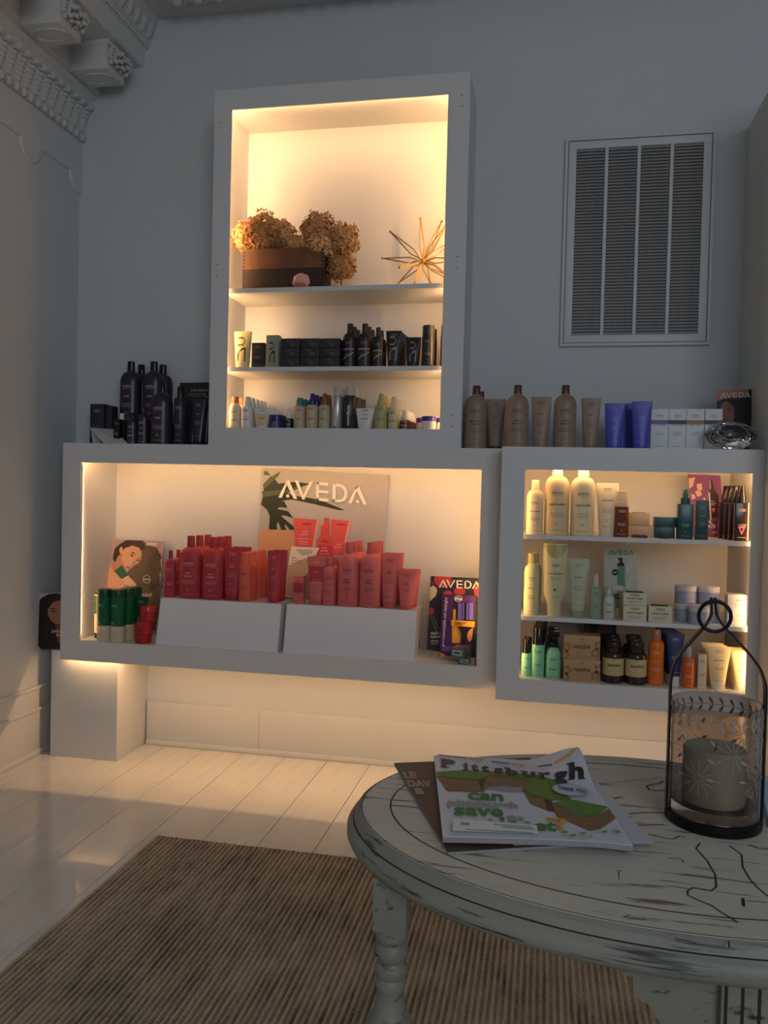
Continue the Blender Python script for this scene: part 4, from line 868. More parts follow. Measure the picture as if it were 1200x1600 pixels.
# magazine style card, right
B5 = [(673, 900), (762, 904), (755, 1030), (667, 1015)]
cd = card('magazine', 'dark magazine cover with fruit behind the brush package', 'magazine', B5, -.17, Z, .12, INK(44, 38, 36))
c6 = lambda pts: crop(660, 890, .09690, pts)
cprint(cd, 'printed_fruit', [cell(*c6([(330, 170)])[0], 14, 11), cell(*c6([(130, 670)])[0], 5.5, 6), cell(*c6([(600, 350)])[0], 9, 6), cell(*c6([(900, 320)])[0], 7, 12), cell(*c6([(410, 390)])[0], 7, 5)], INK(186, 54, 54), B5)
cprint(cd, 'printed_spoon', [c6([(120, 290), (170, 255), (225, 290), (240, 350), (210, 430), (115, 515)])], INK(222, 200, 160), B5)
cprint(cd, 'printed_stem', [c6([(115, 740), (130, 740), (250, 1010), (230, 1010)]), c6([(160, 740), (175, 740), (280, 960), (265, 960)]), c6([(130, 190), (145, 190), (200, 250), (180, 250)])], INK(120, 112, 76), B5)
clogo(cd, c6([(262, 290)])[0], (c6([(262, 290)])[0][0]+66, c6([(262, 315)])[0][1]), 12.5, INK(240, 232, 214), B5)
ctext(cd, 'NEW in', *c6([(135, 1050)])[0], 4.2, INK(220, 206, 186), left=True, bold=.03, stretch=.9); ctext(cd, 'hydration', *c6([(135, 1100)])[0], 4.2, INK(220, 206, 186), left=True, bold=.03, stretch=.9)
cbars(cd, [(*c6([(135, 1135)])[0], 13, 1.4, .04), (*c6([(135, 1165)])[0], 13, .9, .04), (*c6([(135, 1192)])[0], 12, .9, .04)], INK(190, 176, 160))
# brush package
B6 = [(691, 929), (743.5, 931.5), (737, 1026), (686.5, 1025)]
PURP = INK(78, 34, 92)
pk = card('brush_package', 'purple hair brush package with a see-through window', 'package', B6, -.225, Z, .05, PURP, .03)
q6 = lambda *pts: c6(list(pts))
cprint(pk, 'window_back', [q6((490, 520), (860, 530), (835, 1190), (480, 1185))], INK(46, 30, 34)); cprint(pk, 'yellow_card', [q6((478, 900), (600, 910), (630, 1030), (615, 1185), (478, 1183))], INK(226, 160, 40)); cprint(pk, 'peach_card', [q6((820, 925), (800, 1120), (760, 1170), (715, 1090), (735, 1000))], INK(206, 140, 96))
# the brush itself: bristle pads and handle with some depth
def relief(name, polys, m, e0, e1):
    y0, z0, lean = pk['_p']; n = Vector((0, 1, -lean)).normalized(); mb = MB()
    for p in polys:
        q = [atlean(u, v, y0, z0, lean)-pk.location for u, v in p]; k = len(q)
        mb.add([a-n*e0 for a in q]+[a-n*e1 for a in q], [tuple(range(k)), tuple(reversed(range(k, 2*k)))]+[(i, i+k, (i+1) % k+k, (i+1) % k) for i in range(k)])
    return part(name, mb, m, pk, smooth=False)
VB = C(98, 86, 176, .4)
for (xa, xb) in ((570, 640), (650, 672), (710, 742), (752, 825)): relief('bristle_pad', [q6((xa+5, 530), (xb, 535), (xb-4, 810), (xa, 805))], VB, .0012, .006)
relief('brush_handle', [q6((580, 910), (790, 925), (745, 990), (720, 1060), (735, 1180), (620, 1178), (640, 1060), (620, 980))], C(36, 26, 28, .3), .0012, .007)
relief('comb', [q6((495, 640), (540, 640), (538, 805), (492, 800))], C(190, 140, 50), .0012, .004)
relief('yellow_band', [q6((470, 805), (848, 835), (842, 925), (466, 900))], C(226, 160, 44), .0072, .0082)
o = pk; pk['_n'] = 24; ctext(pk, 'Designed for', *q6((525, 858))[0], 2.5, BLACK, ang=.06, left=True); ctext(pk, 'curly hair', *q6((525, 885))[0], 2.5, BLACK, ang=.06, left=True); pk['_n'] = 8
ctext(pk, 'pro-customizable curl detangler', *q6((378, 840))[0], 5.0, INK(216, 190, 220), ang=-PI/2+.07, stretch=.86); 
cbars(pk, [(*q6((320, 1235))[0], 17, 1., .04), (*q6((320, 1262))[0], 19, 1., .04), (*q6((318, 1290))[0], 17, 1., .04)], INK(170, 130, 180)); ctext(pk, 'Wet', *q6((580, 492))[0], 4.6, WHITEINK, ang=.03, bold=.04); ring = cell(*q6((582, 468))[0], 6.2, 4.6, 24); rin = cell(*q6((582, 468))[0], 5.6, 4.0, 24); cprint(pk, 'emblem', [[ring[i], ring[(i+1) % 24], rin[(i+1) % 24], rin[i]] for i in range(24)], WHITEINK)
relief('bottom_flap', [q6((275, 1330), (375, 1385), (300, 1410))], C(226, 160, 44), .0004, .0012)
# little grey green cartons
GG = C(92, 112, 102, .5); PEW = C(112, 84, 64, .4)
def mini(label, X, y, z, w, h, d, rz=0.):
    o = carton('soap_carton', label, 'carton', (X, y, z, w, h), GG, d, rz=rz); part('front_label', MB().box(-w*.34, w*.34, -d/2-.0006, -d/2, h*.25, h*.78), C(176, 186, 190), o, smooth=False); part('label_text', MB().box(-w*.24, w*.24, -d/2-.0011, -d/2-.0006, h*.42, h*.6), BLACK, o, smooth=False)
    part('lid', MB().box(-w*.48, w*.48, -d*.48, d*.48, h, h+.001), PEW, o, smooth=False); return o
a = aty(724, 1039, -.275); mh = .026
mini('small grey green carton lying low at the front right', a.x+.004, -.262, Z, .042, mh-.0015, .045); mini('small grey green carton turned sideways on top of another carton', aty(719, 1033, -.262).x, -.255, Z+mh, .052, .036, .075, rz=-.25)
for k in range(3): mini('small grey green carton, %s of the stack at the frame edge' % ['bottom', 'middle', 'top'][k], aty(750, 1038, -.27).x+.008, -.262, Z+k*.0415, .05, .039, .06)
# woman card on the pedestal by the left wall
B7 = [(57.5, 927), (100, 926), (100, 1014), (64, 1014), (57, 1006)]
cd = card('portrait_card', 'dark portrait card standing on the pedestal by the left wall', 'card', B7, -.262, PIERZ, .03, INK(186, 180, 172), .002)
c7 = lambda pts: crop(40, 680, .225, pts)
cprint(cd, 'hair', [c7([(80, 1180), (110, 1130), (160, 1103), (215, 1098), (262, 1105), (262, 1485), (100, 1485), (80, 1450)])], INK(30, 22, 22), B7)
cprint(cd, 'face', [c7([(155, 1210), (190, 1160), (262, 1140), (262, 1320), (220, 1320), (180, 1290), (155, 1250)])], INK(168, 112, 88), B7); cprint(cd, 'neck', [c7([(205, 1310), (262, 1310), (262, 1440), (225, 1440)])], INK(130, 60, 52), B7)
cprint(cd, 'eye', [cell(*c7([(195, 1222)])[0], 3.4, 1.2), cell(*c7([(190, 1205)])[0], 5, .9, rot=-.3)], EYE); ctext(cd, 'SWITCH', *c7([(182, 1372)])[0], 4.6, INK(206, 190, 184), left=True, bold=.03, bounds=B7); ctext(cd, 'WITH', *c7([(212, 1398)])[0], 4.6, INK(206, 190, 184), left=True, bold=.03, bounds=B7)

# ================================================================== RIGHT UNIT
# top shelf
Z = ZR1; y0 = -.37; IVO = C(232, 214, 170, .35); IVO2 = C(224, 212, 190, .35); AMBER = C(120, 60, 34, .2)
bottle('shampoo_bottle', 'slim ivory bottle at the left end of the top shelf', 'bottle', P(821.7, 847.5, 750, 834, y0, Z), IVO, IVO, .5, .16, BROWNINK, 'scalp benefits')
bottle('shampoo_bottle', 'large ivory bottle, left of the two big ones', 'bottle', P(849.5, 888, 724, 835.5, y0+.005, Z), C(226, 200, 152, .35), IVO2, .46, .15, BROWNINK, 'scalp benefits', shoulder=.16)
bottle('shampoo_bottle', 'large ivory bottle, right of the two big ones', 'bottle', P(890, 928, 726, 837, y0, Z), IVO, IVO2, .48, .15, BROWNINK, 'scalp benefits', shoulder=.16)
tube('conditioner_tube', 'ivory squeeze tube beside the large ivory bottles', 'tube', P(929.5, 965, 755, 838.7, y0-.005, Z), IVO, IVO2, .68, .1, BROWNINK, 'scalp benefits')
pump('amber brown pump bottle with pale top on the top shelf', P(958, 981.5, 767, 839.7, y0-.005, Z), AMBER, C(222, 200, 164, .3), WHITEINK)
BEI = C(198, 168, 130); TLB = C(34, 74, 84, .35)
def soapbox(label, l, r, t, b, y, z, m, mk): 
    X = P(l, r, t, b, y, z); o = carton('soap_box', label, 'box', X, m, .06); part('top_tab', MB().box(-X[3]*.3, X[3]*.3, -.028, .02, X[4], X[4]+.0012), mk, o, smooth=False); return X
X1 = soapbox('beige soap box, bottom of the pair', 981, 1020, 821, 841, -.31, Z, BEI, BLACK); soapbox('beige soap box, top of the pair', 981.5, 1013.5, 801, 821, -.31, Z+X1[4]+.0012, BEI, BLACK)
X2 = soapbox('dark teal box, bottom of the pair', 1021.5, 1052, 824, 842, -.32, Z, TLB, BEI); soapbox('dark teal box, top of the pair', 1021.5, 1056, 808, 824, -.32, Z+X2[4]+.0012, TLB, BEI)
def lump(name, label, l, r, t, b, y, z, m, seed):
    X = P(l, r, t, b, y, z); o = thing(name, label, 'soap', (X[0], y, z)); rnd = random.Random(seed); q = MB().cbox(-X[3]/2, X[3]/2, -.014, .014, 0, X[4], .004); q.v = [(x*(1+rnd.uniform(-.12, .08)), yy, max(0, zz*(1-.35*(x > 0)*rnd.random()))) for x, yy, zz in q.v]; part('bar', q, m, o, smooth=False)
SOAPR = C(96, 36, 30, .3); STN = C(40, 38, 36, .5)
lump('soap_bar', 'dark red soap bar lying on the lower beige box', 989, 1008, 815.5, 822, -.352, Z+X1[4]+.0012, SOAPR, 1) if False else None
lump('soap_bar', 'dark red soap bar lying on the shelf before the beige boxes', 987, 1011, 835, 843, -.375, Z, SOAPR, 2)
bb = P(981, 1020, 821, 841, -.31, Z); lump('soap_bar', 'dark red soap bar resting on the ledge of the lower beige box', 1009.5, 1020, 815, 821, -.31, Z+X1[4], SOAPR, 4) if False else None
lump('soap_bar', 'dark grey stone soap in front of the teal boxes', 1029.5, 1044, 834, 843, -.378, Z, STN, 3)
spray('hair_spray_bottle', 'dark teal spray bottle with pointed nozzle', 'bottle', P(1057, 1081, 764, 842.5, y0, Z), C(26, 72, 74, .25), C(26, 66, 68, .25), .7, .62, .3, mat('mint_ink'), square=True)
carton('serum_carton', 'dark teal upright carton beside the teal spray bottle', 'carton', P(1085.5, 1104, 782, 843, y0, Z), C(26, 66, 72, .4), .045, mat('mint_ink'), 'botanical', .5)
B8 = [(1075, 741), (1125.5, 743), (1135, 841), (1082, 838)]
cd = card('display_card', 'magenta card with printed dropper bottle behind the teal carton', 'card', B8, -.14, Z, .1, INK(134, 66, 128))
c8 = lambda *p: crop(980, 720, .18333, list(p))
cprint(cd, 'printed_petals', [c8((525, 150), (580, 140), (560, 215), (528, 240)), c8((590, 200), (635, 190), (640, 250), (600, 250)), c8((575, 260), (620, 250), (640, 290), (600, 310)), c8((545, 280), (575, 290), (585, 320), (550, 330)), c8((640, 310), (670, 320), (660, 340))], INK(226, 180, 160), B8)
cprint(cd, 'printed_shadow', [c8((735, 520), (830, 480), (845, 660), (740, 658))], INK(96, 34, 66), B8); cprint(cd, 'printed_bottle', [c8((700, 165), (725, 165), (745, 260), (775, 290), (785, 480), (690, 490), (690, 290), (700, 260))], INK(44, 26, 34), B8)
cprint(cd, 'printed_highlight', [c8((690, 270), (705, 268), (718, 500), (706, 502)), c8((700, 170), (708, 168), (712, 240), (704, 245))], INK(220, 196, 196)); cprint(cd, 'printed_heart', [c8((715, 405), (752, 405), (735, 445))], INK(220, 90, 130))
ctext(cd, 'N.', *c8((682, 533))[0], 5.5, WHITEINK, left=True, bold=.04); ctext(cd, 'ATE', *c8((682, 573))[0], 5.5, WHITEINK, left=True, bold=.04, stretch=.9); clogo(cd, c8((722, 622))[0], c8((820, 620))[0], 4, INK(226, 206, 214)); cbars(cd, [(*c8((712, 345))[0], 7, .8, 0), (*c8((712, 362))[0], 8, .8, 0), (*c8((712, 375))[0], 6, .8, 0)], INK(220, 196, 196))
HRT = INK(210, 96, 136)
Xb = P(1144.5, 1168, 758.5, 844, y0-.005, Z); o = spray('scalp_serum', '', 'bottle', Xb, C(40, 32, 30, .15), C(34, 27, 26, .2), .69, .66, .45, INK(220, 204, 180), None, square=True)
m = MB(); R = Xb[3]/2; hh = Xb[4]*.69; e = -R*.8-.001
part('heart_print', m.add([(-R*.5, e, hh*.38), (R*.5, e, hh*.38), (0, e, hh*.16), (-R*.22, e, hh*.34), (R*.22, e, hh*.34), (0, e, hh*.24)], [(0, 3, 5, 2), (1, 2, 5, 4), (0, 1, 4, 3)]), HRT, o, smooth=False); row(o, 'near black serum bottle with pink heart', 4, .05, -.006, group='black serum bottles with pink heart')
# middle shelf
Z = ZR2; y0 = -.365; SAGE = C(200, 196, 150, .35); SAGE2 = C(186, 190, 154, .35); MOSS = C(166, 158, 96, .35)
o = bottle('shampoo_bottle', '', 'bottle', P(817.5, 841, 864.5, 955, y0, Z), SAGE, MOSS, .6, .16, BROWNINK, 'abundance'); row(o, 'slim sage bottle at left end of middle shelf', 2, .062, .008, group='slim sage bottles')
def bigtube(label, box, body, top):
    X, y, z, w, h = box; o = thing('conditioner_tube', label, 'tube', (X, y, z)); n = 28; rings = []
    for zf, a, b in [(.13, .30, .30), (.2, .31, .31), (.29, .455, .36), (.36, .475, .37), (.6, .485, .34), (.8, .495, .28), (.98, .5, .2), (1., .49, .19)]: rings.append([(a*w*math.cos(2*PI*i/n), b*w*math.sin(2*PI*i/n), zf*h) for i in range(n)])
    part('body', MB().loft(rings), body, o); part('cap', MB().lathe([(0, 0), (w*.285, 0), (w*.29, h*.13), (0, h*.13)], 26), body, o)
    m = MB(); k = 12
    for i in range(k):
        a0, a1 = -PI*.97+PI*.94*i/k, -PI*.97+PI*.94*(i+1)/k; g = lambda a: .8+.18*(math.cos(a)**2)**1.0*.9; f = lambda a, z: (math.cos(a)*w*.4985, math.sin(a)*w*(.28 if z < .9 else .203)*1.01-.0006, z*h)
        m.add([f(a0, min(g(a0), .97)), f(a1, min(g(a1), .97)), f(a1, .985), f(a0, .985)], [(0, 1, 2, 3)])
    part('top_band', m, top, o)
    part('print', ink([('t', 'AVEDA', 0, h*.7, .07*w), ('b', 0, h*.685, .3*w, .0008), ('t', 'pure abundance', 0, h*.585, .065*w), ('b', 0, h*.54, .5*w, .001), ('b', 0, h*.51, .42*w, .001), ('b', 0, h*.27, .3*w, .0008), ('d', 0, h*.37, .05*w)], lambda x, z: -.36*w*math.sqrt(1-(x/(.485*w))**2)-.0008), BROWNINK, o, smooth=False); return o
bigtube('large sage tube with mossy scooped top', P(846, 885, 849, 955.5, y0, Z), SAGE, MOSS)
tube('conditioner_tube', 'medium sage squeeze tube with mossy top', 'tube', P(885.5, 919, 872.7, 959, y0-.005, Z), SAGE2, C(150, 160, 116), .64, .12, BROWNINK, 'abundance')
spray('hair_spray_bottle', 'small sage green spray bottle with clear nozzle', 'bottle', P(920.5, 939, 896, 960.4, y0-.01, Z), C(140, 164, 134, .3), CLR, .7, .5, .36, BROWNINK)
o = bottle('lotion_bottle', '', 'bottle', P(941.5, 959.5, 919, 961, y0-.01, Z), C(200, 204, 184, .3), CLR, .7, .24, BROWNINK, None, shoulder=.25); row(o, 'tiny sage bottle with clear cap', 2, .045, group='tiny sage bottles')
B9 = [(943.5, 855.4), (995, 856.6), (998, 950), (944, 950)]
cd = card('display_card', 'pale green card with printed pump bottle on the middle shelf', 'card', B9, -.26, Z, .1, INK(176, 188, 172))
c9 = lambda *p: crop(800, 840, .175, list(p))
clogo(cd, c9((860, 152))[0], c9((1087, 155))[0], 7.4, INK(84, 84, 66)); cprint(cd, 'printed_bottle', [c9((940, 262), (1005, 262), (1008, 440), (940, 430))], INK(88, 132, 116)); cprint(cd, 'printed_pump', [c9((945, 180), (985, 178), (988, 222), (1003, 230), (1003, 258), (940, 258), (940, 232), (960, 222), (958, 200), (948, 200))], BLACK); cprint(cd, 'printed_badge', [cell(*c9((918, 310))[0], 5, 4.9)], BLACK); ctext(cd, 'NEW', *c9((918, 317))[0], 2.1, WHITEINK)
cprint(cd, 'printed_splash', [cell(*c9((1030, 290))[0], 2.4, 8), cell(*c9((1040, 420))[0], 3, 7), cell(*c9((950, 450))[0], 9, 4)], INK(206, 198, 186)); ctext(cd, 'feel good', *c9((905, 520))[0], 3.8, INK(40, 44, 36), left=True, bold=.03); ctext(cd, 'fast !', *c9((915, 547))[0], 3.8, INK(40, 44, 36), left=True, bold=.03)
PALE = C(214, 208, 176, .5)
def cream_carton(label, l, r, t, b, z, dy=0.):
    X = P(l, r, t, b, y0-.005+dy, z); o = carton('cream_carton', label, 'carton', X, PALE, .055, BROWNINK, items=lambda w, h: [('t', 'AVEDA', 0, h*.76, .09*w), ('b', 0, h*.72, .3*w, .0007), ('t', 'control paste', 0, h*.5, .095*w), ('b', 0, h*.32, .6*w, .001), ('b', 0, h*.2, .55*w, .001)])
    part('dark_opening', MB().box(-X[3]*.36, X[3]*.36, -.018, .02, X[4], X[4]+.0012), BLACK, o, smooth=False); return X
Xc = cream_carton('pale cream carton, bottom of the stacked pair', 972.5, 1008.5, 945, 964, Z); cream_carton('pale cream carton, top of the stacked pair', 972.5, 1008.5, 925, 944, Z+Xc[4]+.0012); cream_carton('single pale cream carton beside the stacked pair', 1011.5, 1048, 946, 966, Z)
carton('cream_carton', 'pale carton standing behind the stacked cream cartons', 'carton', P(968, 1000, 924, 961, -.3, Z), PALE, .05)
LAV = C(160, 164, 186, .35); LAVL = C(208, 204, 206, .35)
Xj = P(1053, 1088, 942, 963.7, -.315, Z); jh = Xj[4]; jw = .076
jar('mask_jar', 'lavender jar, bottom left of the jar pyramid', 'jar', (Xj[0], -.31, Z, jw, jh), LAV, LAVL, .32); jar('mask_jar', 'lavender jar, top left of the jar pyramid', 'jar', (Xj[0], -.31, Z+jh, jw, jh), LAV, LAVL, .32, WINK)
xr_ = aty(1106, 942, -.31).x; jar('mask_jar', 'lavender jar, bottom right of the jar pyramid', 'jar', (xr_, -.31, Z, jw, jh), LAV, LAVL, .32); jar('mask_jar', 'lavender jar, top right behind the lantern ring', 'jar', (xr_, -.31, Z+jh, jw, jh), LAV, LAVL, .32, WINK)
jar('mask_jar', 'lavender jar in front of the jar pyramid', 'jar', (aty(1092.5, 969, -.375).x, -.376, Z, jw*.97, jh*1.02), LAV, LAVL, .32, WINK)
for k in range(2):
    X = P(1133.5, 1163, 932 if k else 953, 954 if k else 972, -.35, Z); carton('cream_carton', 'white carton at the shelf end, %s of two' % ['bottom', 'top'][k], 'carton', (X[0], X[1], Z+k*.0535, X[3], .053), C(190, 194, 196), .06, GREYINK, items=lambda w, h: [('t', 'AVEDA', .15*w, h*.6, .1*w), ('b', .1*w, h*.4, .6*w, .001), ('b', .1*w, h*.28, .5*w, .001)])
# bottom shelf
Z = ZR0; y0 = -.37; MINT = C(142, 210, 168, .35); MB_ = C(30, 24, 24, .15)
o = can('foam_bottle', '', 'bottle', P(814, 829, 998.5, 1057, y0, Z), MINT, MB_, .37, BROWNINK, capw=.8); row(o, 'short mint bottle with black cap at left end', 2, .055, .004, group='short mint bottles')
o = can('foam_bottle', '', 'bottle', P(829.5, 850, 979, 1058, y0, Z), MINT, MB_, .35, BROWNINK, capw=.86); row(o, 'tall mint bottle with black cap', 5, .052, .003, group='tall mint bottles')
def trigger(label, box):
    X, y, z, w, h = box; R = w/2; hb = h*.64; o = thing('trigger_bottle', label, 'bottle', (X, y, z)); pr = [(0, 0), (R*.93, 0), (R, .003), (R, hb*.7)]+[(R*.55+R*.45*math.cos(PI/2*k/6), hb*.7+hb*.26*math.sin(PI/2*k/6)) for k in range(1, 7)]+[(R*.55, hb), (0, hb)]
    part('body', MB().lathe(pr, 26), MINT, o); part('collar', MB().lathe([(0, hb), (R*.58, hb), (R*.55, hb+h*.1), (R*.35, hb+h*.13), (0, hb+h*.13)], 22), MB_, o)
    part('trigger_head', MB().cbox(-R*.75, R*.7, -R*.4, R*.4, hb+h*.2, h, .006).cbox(-R*.25, R*.35, -R*.3, R*.3, hb+h*.12, hb+h*.22, .003), MB_, o); part('trigger', MB().tube([(-R*.55, 0, hb+h*.22), (-R*.72, 0, hb+h*.12), (-R*.62, 0, hb+h*.03)], R*.12, 8), MB_, o)
    part('print', ink(std_ink(w, hb*.72, None, 0, 1.), cyl_surf(R)), BROWNINK, o, smooth=False); return o
o = trigger('', P(851.5, 875.5, 983.6, 1060, y0, Z)); row(o, 'mint trigger spray bottle', 2, .07, group='mint trigger sprays')
TEA = C(196, 158, 108, .5); FLW = INK(170, 122, 74); SHR = mat('shrink_wrap', (255, 250, 240), .08, trans=.95, alpha=.25)
def teabox(label, z, t, b):
    X = P(879.5, 936, t, b, y0, z); w, h = X[3], X[4]; o = carton('tea_box', label, 'box', X, TEA, .075, mat('sepia_ink', (92, 60, 34), .6), items=lambda w, h: [('logo', 0, h*.82, .14*w), ('t', 'tea|thé', 0, h*.48, .12*w), ('b', 0, h*.42, .16*w, .0007), ('b', 0, h*.32, .5*w, .0007), ('b', 0, h*.2, .3*w, .0007), ('b', 0, h*.1, .55*w, .0007)])
    m = MB(); y_ = -.0379
    for (cx, cz) in ((-.42, .5), (.38, .3), (.47, .62), (-.46, .15)):
        for k in range(5):
            a = k*1.257; ex, ez = cx*w+.012*math.cos(a), cz*h+.012*math.sin(a); q = [(ex+.008*math.cos(a+t_)*(.9 if i % 2 else .9), y_, ez+.008*math.sin(a+t_)) for i, t_ in enumerate((0, 1, 2, 3.1, 4.2, 5.3))]
            q = [(min(max(p[0], -w/2+.001), w/2-.001), p[1], min(max(p[2], .001), h-.001)) for p in q]; m.add(q, [tuple(range(6))])
    part('flower_print', m, FLW, o, smooth=False); rnd = random.Random(int(t)); m = MB(); nx, nz = 14, 8
    for j in range(nz+1):
        for i in range(nx+1): m.v.append((-w/2+w*i/nx, -.0395-(.0025*rnd.random() if 0 < j < nz and 0 < i < nx else 0), h*j/nz))
    for j in range(nz):
        for i in range(nx): a = j*(nx+1)+i; m.f.append((a, a+1, a+nx+2, a+nx+1))
    part('shrink_wrap', m, SHR, o, smooth=False); return X
Xt = teabox('wrapped kraft tea box, lower of the two', Z, 1028, 1065); teabox('wrapped kraft tea box, upper of the two', Z+Xt[4]+.0005, 990.6, 1027)
AMJ = mat('amber_glass', (58, 30, 22), .1, noise=.1, coat=.5); TLID = C(44, 34, 32, .3)
def teajar(label, box):
    X, y, z, w, h = box; R = w/2; o = thing('tea_jar', label, 'jar', (X, y, z)); hb = h*.86
    part('glass', MB().lathe([(0, 0), (R*.92, 0), (R, .004), (R, hb*.76)]+[(R*.62+R*.38*math.cos(PI/2*k/6), hb*.76+hb*.14*math.sin(PI/2*k/6)) for k in range(1, 7)]+[(R*.6, hb), (0, hb)], 30), AMJ, o)
    part('lid', MB().lathe([(0, hb), (R*.66, hb), (R*.7, hb+h*.03), (R*.72, h*.97), (R*.68, h), (0, h)], 26), TLID, o)
    part('paper_label', MB().lathe([(R*1.004, h*.2), (R*1.004, h*.62)], 30, cap=False), C(206, 184, 130, .6), o)
    part('print', ink([('logo', 0, h*.56, .22*w), ('t', 'tea|thé', 0, h*.43, .15*w), ('b', 0, h*.37, .25*w, .0007), ('b', 0, h*.31, .6*w, .0007), ('b', 0, h*.25, .4*w, .0007)], cyl_surf(R*1.006)), mat('sepia_ink'), o, smooth=False); return o
o = teajar('', P(940, 974, 1002.5, 1066.7, y0-.002, Z)); row(o, 'amber tea jar, left file', 3, .083, .004, group='amber tea jars')
o = teajar('', P(975.5, 1009.5, 1004, 1069, y0-.002, Z)); row(o, 'amber tea jar, right file', 3, .083, .003, group='amber tea jars')
Bd = [(913, 972), (963, 972), (963, 1040), (913, 1040)]; cd = card('display_card', 'dark card standing behind the tea boxes', 'card', Bd, -.12, Z, .02, INK(46, 36, 32)); cprint(cd, 'printed_face', [cell(918, 983, 4, 9), cell(945, 985, 12, 12)], INK(92, 70, 54), Bd)
ORA = C(226, 112, 34, .3)
bottle('sun_bottle', 'orange bottle with clear cap beside the amber jars', 'bottle', P(1011, 1036, 983, 1073, y0, Z), ORA, mat('orange_clear', (236, 160, 110), .2, trans=.5), .6, .17, PALE, 'sun care', shoulder=.12)
NVT = C(44, 58, 96, .35); o = tube('lotion_tube', '', 'tube', P(1039, 1067, 990, 1075.5, y0-.002, Z), NVT, WHT, .6, .19, PALE, None); row(o, 'navy blue tube with white cap', 5, .038, -.0045, group='navy blue tubes')
spray('sun_bottle', 'small orange spray bottle seen beside the lantern strap', 'bottle', P(1064.5, 1084, 1009, 1077, y0-.01, Z), C(214, 98, 44, .3), CLR, .72, .5, .36, PALE)
carton('slim_carton', 'slim white upright carton beside the hand cream tubes', 'carton', P(1088, 1101.5, 1021.6, 1079, y0-.005, Z), C(222, 206, 178, .5), .035, BROWNINK, None, .6)
HND = C(236, 214, 160, .45)
o = tube('hand_cream_tube', '', 'tube', P(1103, 1139.5, 1011, 1081.6, y0-.01, Z), HND, IVO2, .62, .13, BROWNINK, 'hand relief', dot=False); row(o, 'ivory hand cream tube', 3, .042, -.003, group='ivory hand cream tubes')
o = tube('hand_cream_tube', '', 'tube', P(1140, 1172, 1018, 1083, y0-.008, Z), HND, IVO2, .64, .13, BROWNINK, 'foot relief', dot=False); row(o, 'ivory foot cream tube beside the right frame', 3, .042, -.001, group='ivory foot cream tubes')

# ================================================================== RUG
def rug_mat():
    m = bpy.data.materials.new('ribbed_rug'); m.use_nodes = True; nt = m.node_tree; b = nt.nodes['Principled BSDF']; b.inputs['Roughness'].default_value = .95; b.inputs['Specular IOR Level'].default_value = .1
    tc = nt.nodes.new('ShaderNodeTexCoord'); mp = nt.nodes.new('ShaderNodeMapping'); mp.inputs['Scale'].default_value = (66, 9, 40)
    n = nt.nodes.new('ShaderNodeTexNoise'); n.inputs['Scale'].default_value = 1.; n.inputs['Detail'].default_value = 3
    n2 = nt.nodes.new('ShaderNodeTexNoise'); n2.inputs['Scale'].default_value = 260; n2.inputs['Detail'].default_value = 2
    n3 = nt.nodes.new('ShaderNodeTexNoise'); n3.inputs['Scale'].default_value = 5; n3.inputs['Detail'].default_value = 3
    r = nt.nodes.new('ShaderNodeValToRGB'); e = r.color_ramp.elements; e[0].position = .22; e[0].color = (*lin((72, 63, 50)), 1); e[1].position = .68; e[1].color = (*lin((192, 176, 150)), 1)
    w = nt.nodes.new('ShaderNodeTexWave'); w.wave_type = 'BANDS'; w.bands_direction = 'X'; w.inputs['Scale'].default_value = 2*PI/(20*.0152); w.inputs['Distortion'].default_value = .6; w.inputs['Detail'].default_value = 1; w.inputs['Detail Scale'].default_value = 30
    nt.links.new(tc.outputs['Object'], mp.inputs[0]); nt.links.new(mp.outputs[0], n.inputs['Vector']); nt.links.new(tc.outputs['Object'], n2.inputs['Vector']); nt.links.new(tc.outputs['Object'], n3.inputs['Vector']); nt.links.new(tc.outputs['Object'], w.inputs['Vector'])
    prev = None
    for src, k in ((w, .26), (n, .42), (n2, .42), (n3, .4)):
        q = nt.nodes.new('ShaderNodeMath'); q.operation = 'MULTIPLY_ADD'; q.inputs[1].default_value = k; q.inputs[2].default_value = -.24
        nt.links.new(src.outputs['Fac'], q.inputs[0])
        if prev: nt.links.new(prev.outputs[0], q.inputs[2])
        prev = q
    nt.links.new(prev.outputs[0], r.inputs[0]); nt.links.new(r.outputs[0], b.inputs['Base Color'])
    bp = nt.nodes.new('ShaderNodeBump'); bp.inputs['Strength'].default_value = .6; bp.inputs['Distance'].default_value = .004; nt.links.new(n2.outputs['Fac'], bp.inputs['Height']); nt.links.new(bp.outputs[0], b.inputs['Normal']); return m
RX0, RX1, RY0, RY1 = .817, 2.95, -3.0, -.895
m = MB(); pitch = .0152; nx = int((RX1-RX0)/pitch)*4; ny = 90; rnd = random.Random(11)
wob = [[rnd.uniform(-.0012, .0012) for _ in range(ny+1)] for _ in range(nx//4+2)]
for j in range(ny+1):
    yy = RY0+(RY1-RY0)*j/ny
    for i in range(nx+1):
        ph = i % 4; h = .0095+(0, .0032, .0042, .0032)[ph]+wob[i//4][j]; ed = min(i, nx-i, j, ny-j)
        x = RX0+(RX1-RX0)*i/nx+.6*wob[i//4][j]; m.v.append((x-RX0, yy-RY0+(rnd.uniform(-.003, .003) if j in (0, ny) else 0), 0.0008 if ed == 0 else h))
for j in range(ny):
    for i in range(nx): a = j*(nx+1)+i; m.f.append((a, a+1, a+nx+2, a+nx+1))
rug = m.build('rug', rug_mat(), smooth=True, ang=60); rug.location = (RX0, RY0, 0); tag(rug, 'dark brown ribbed rug lying on the white floorboards', 'rug')

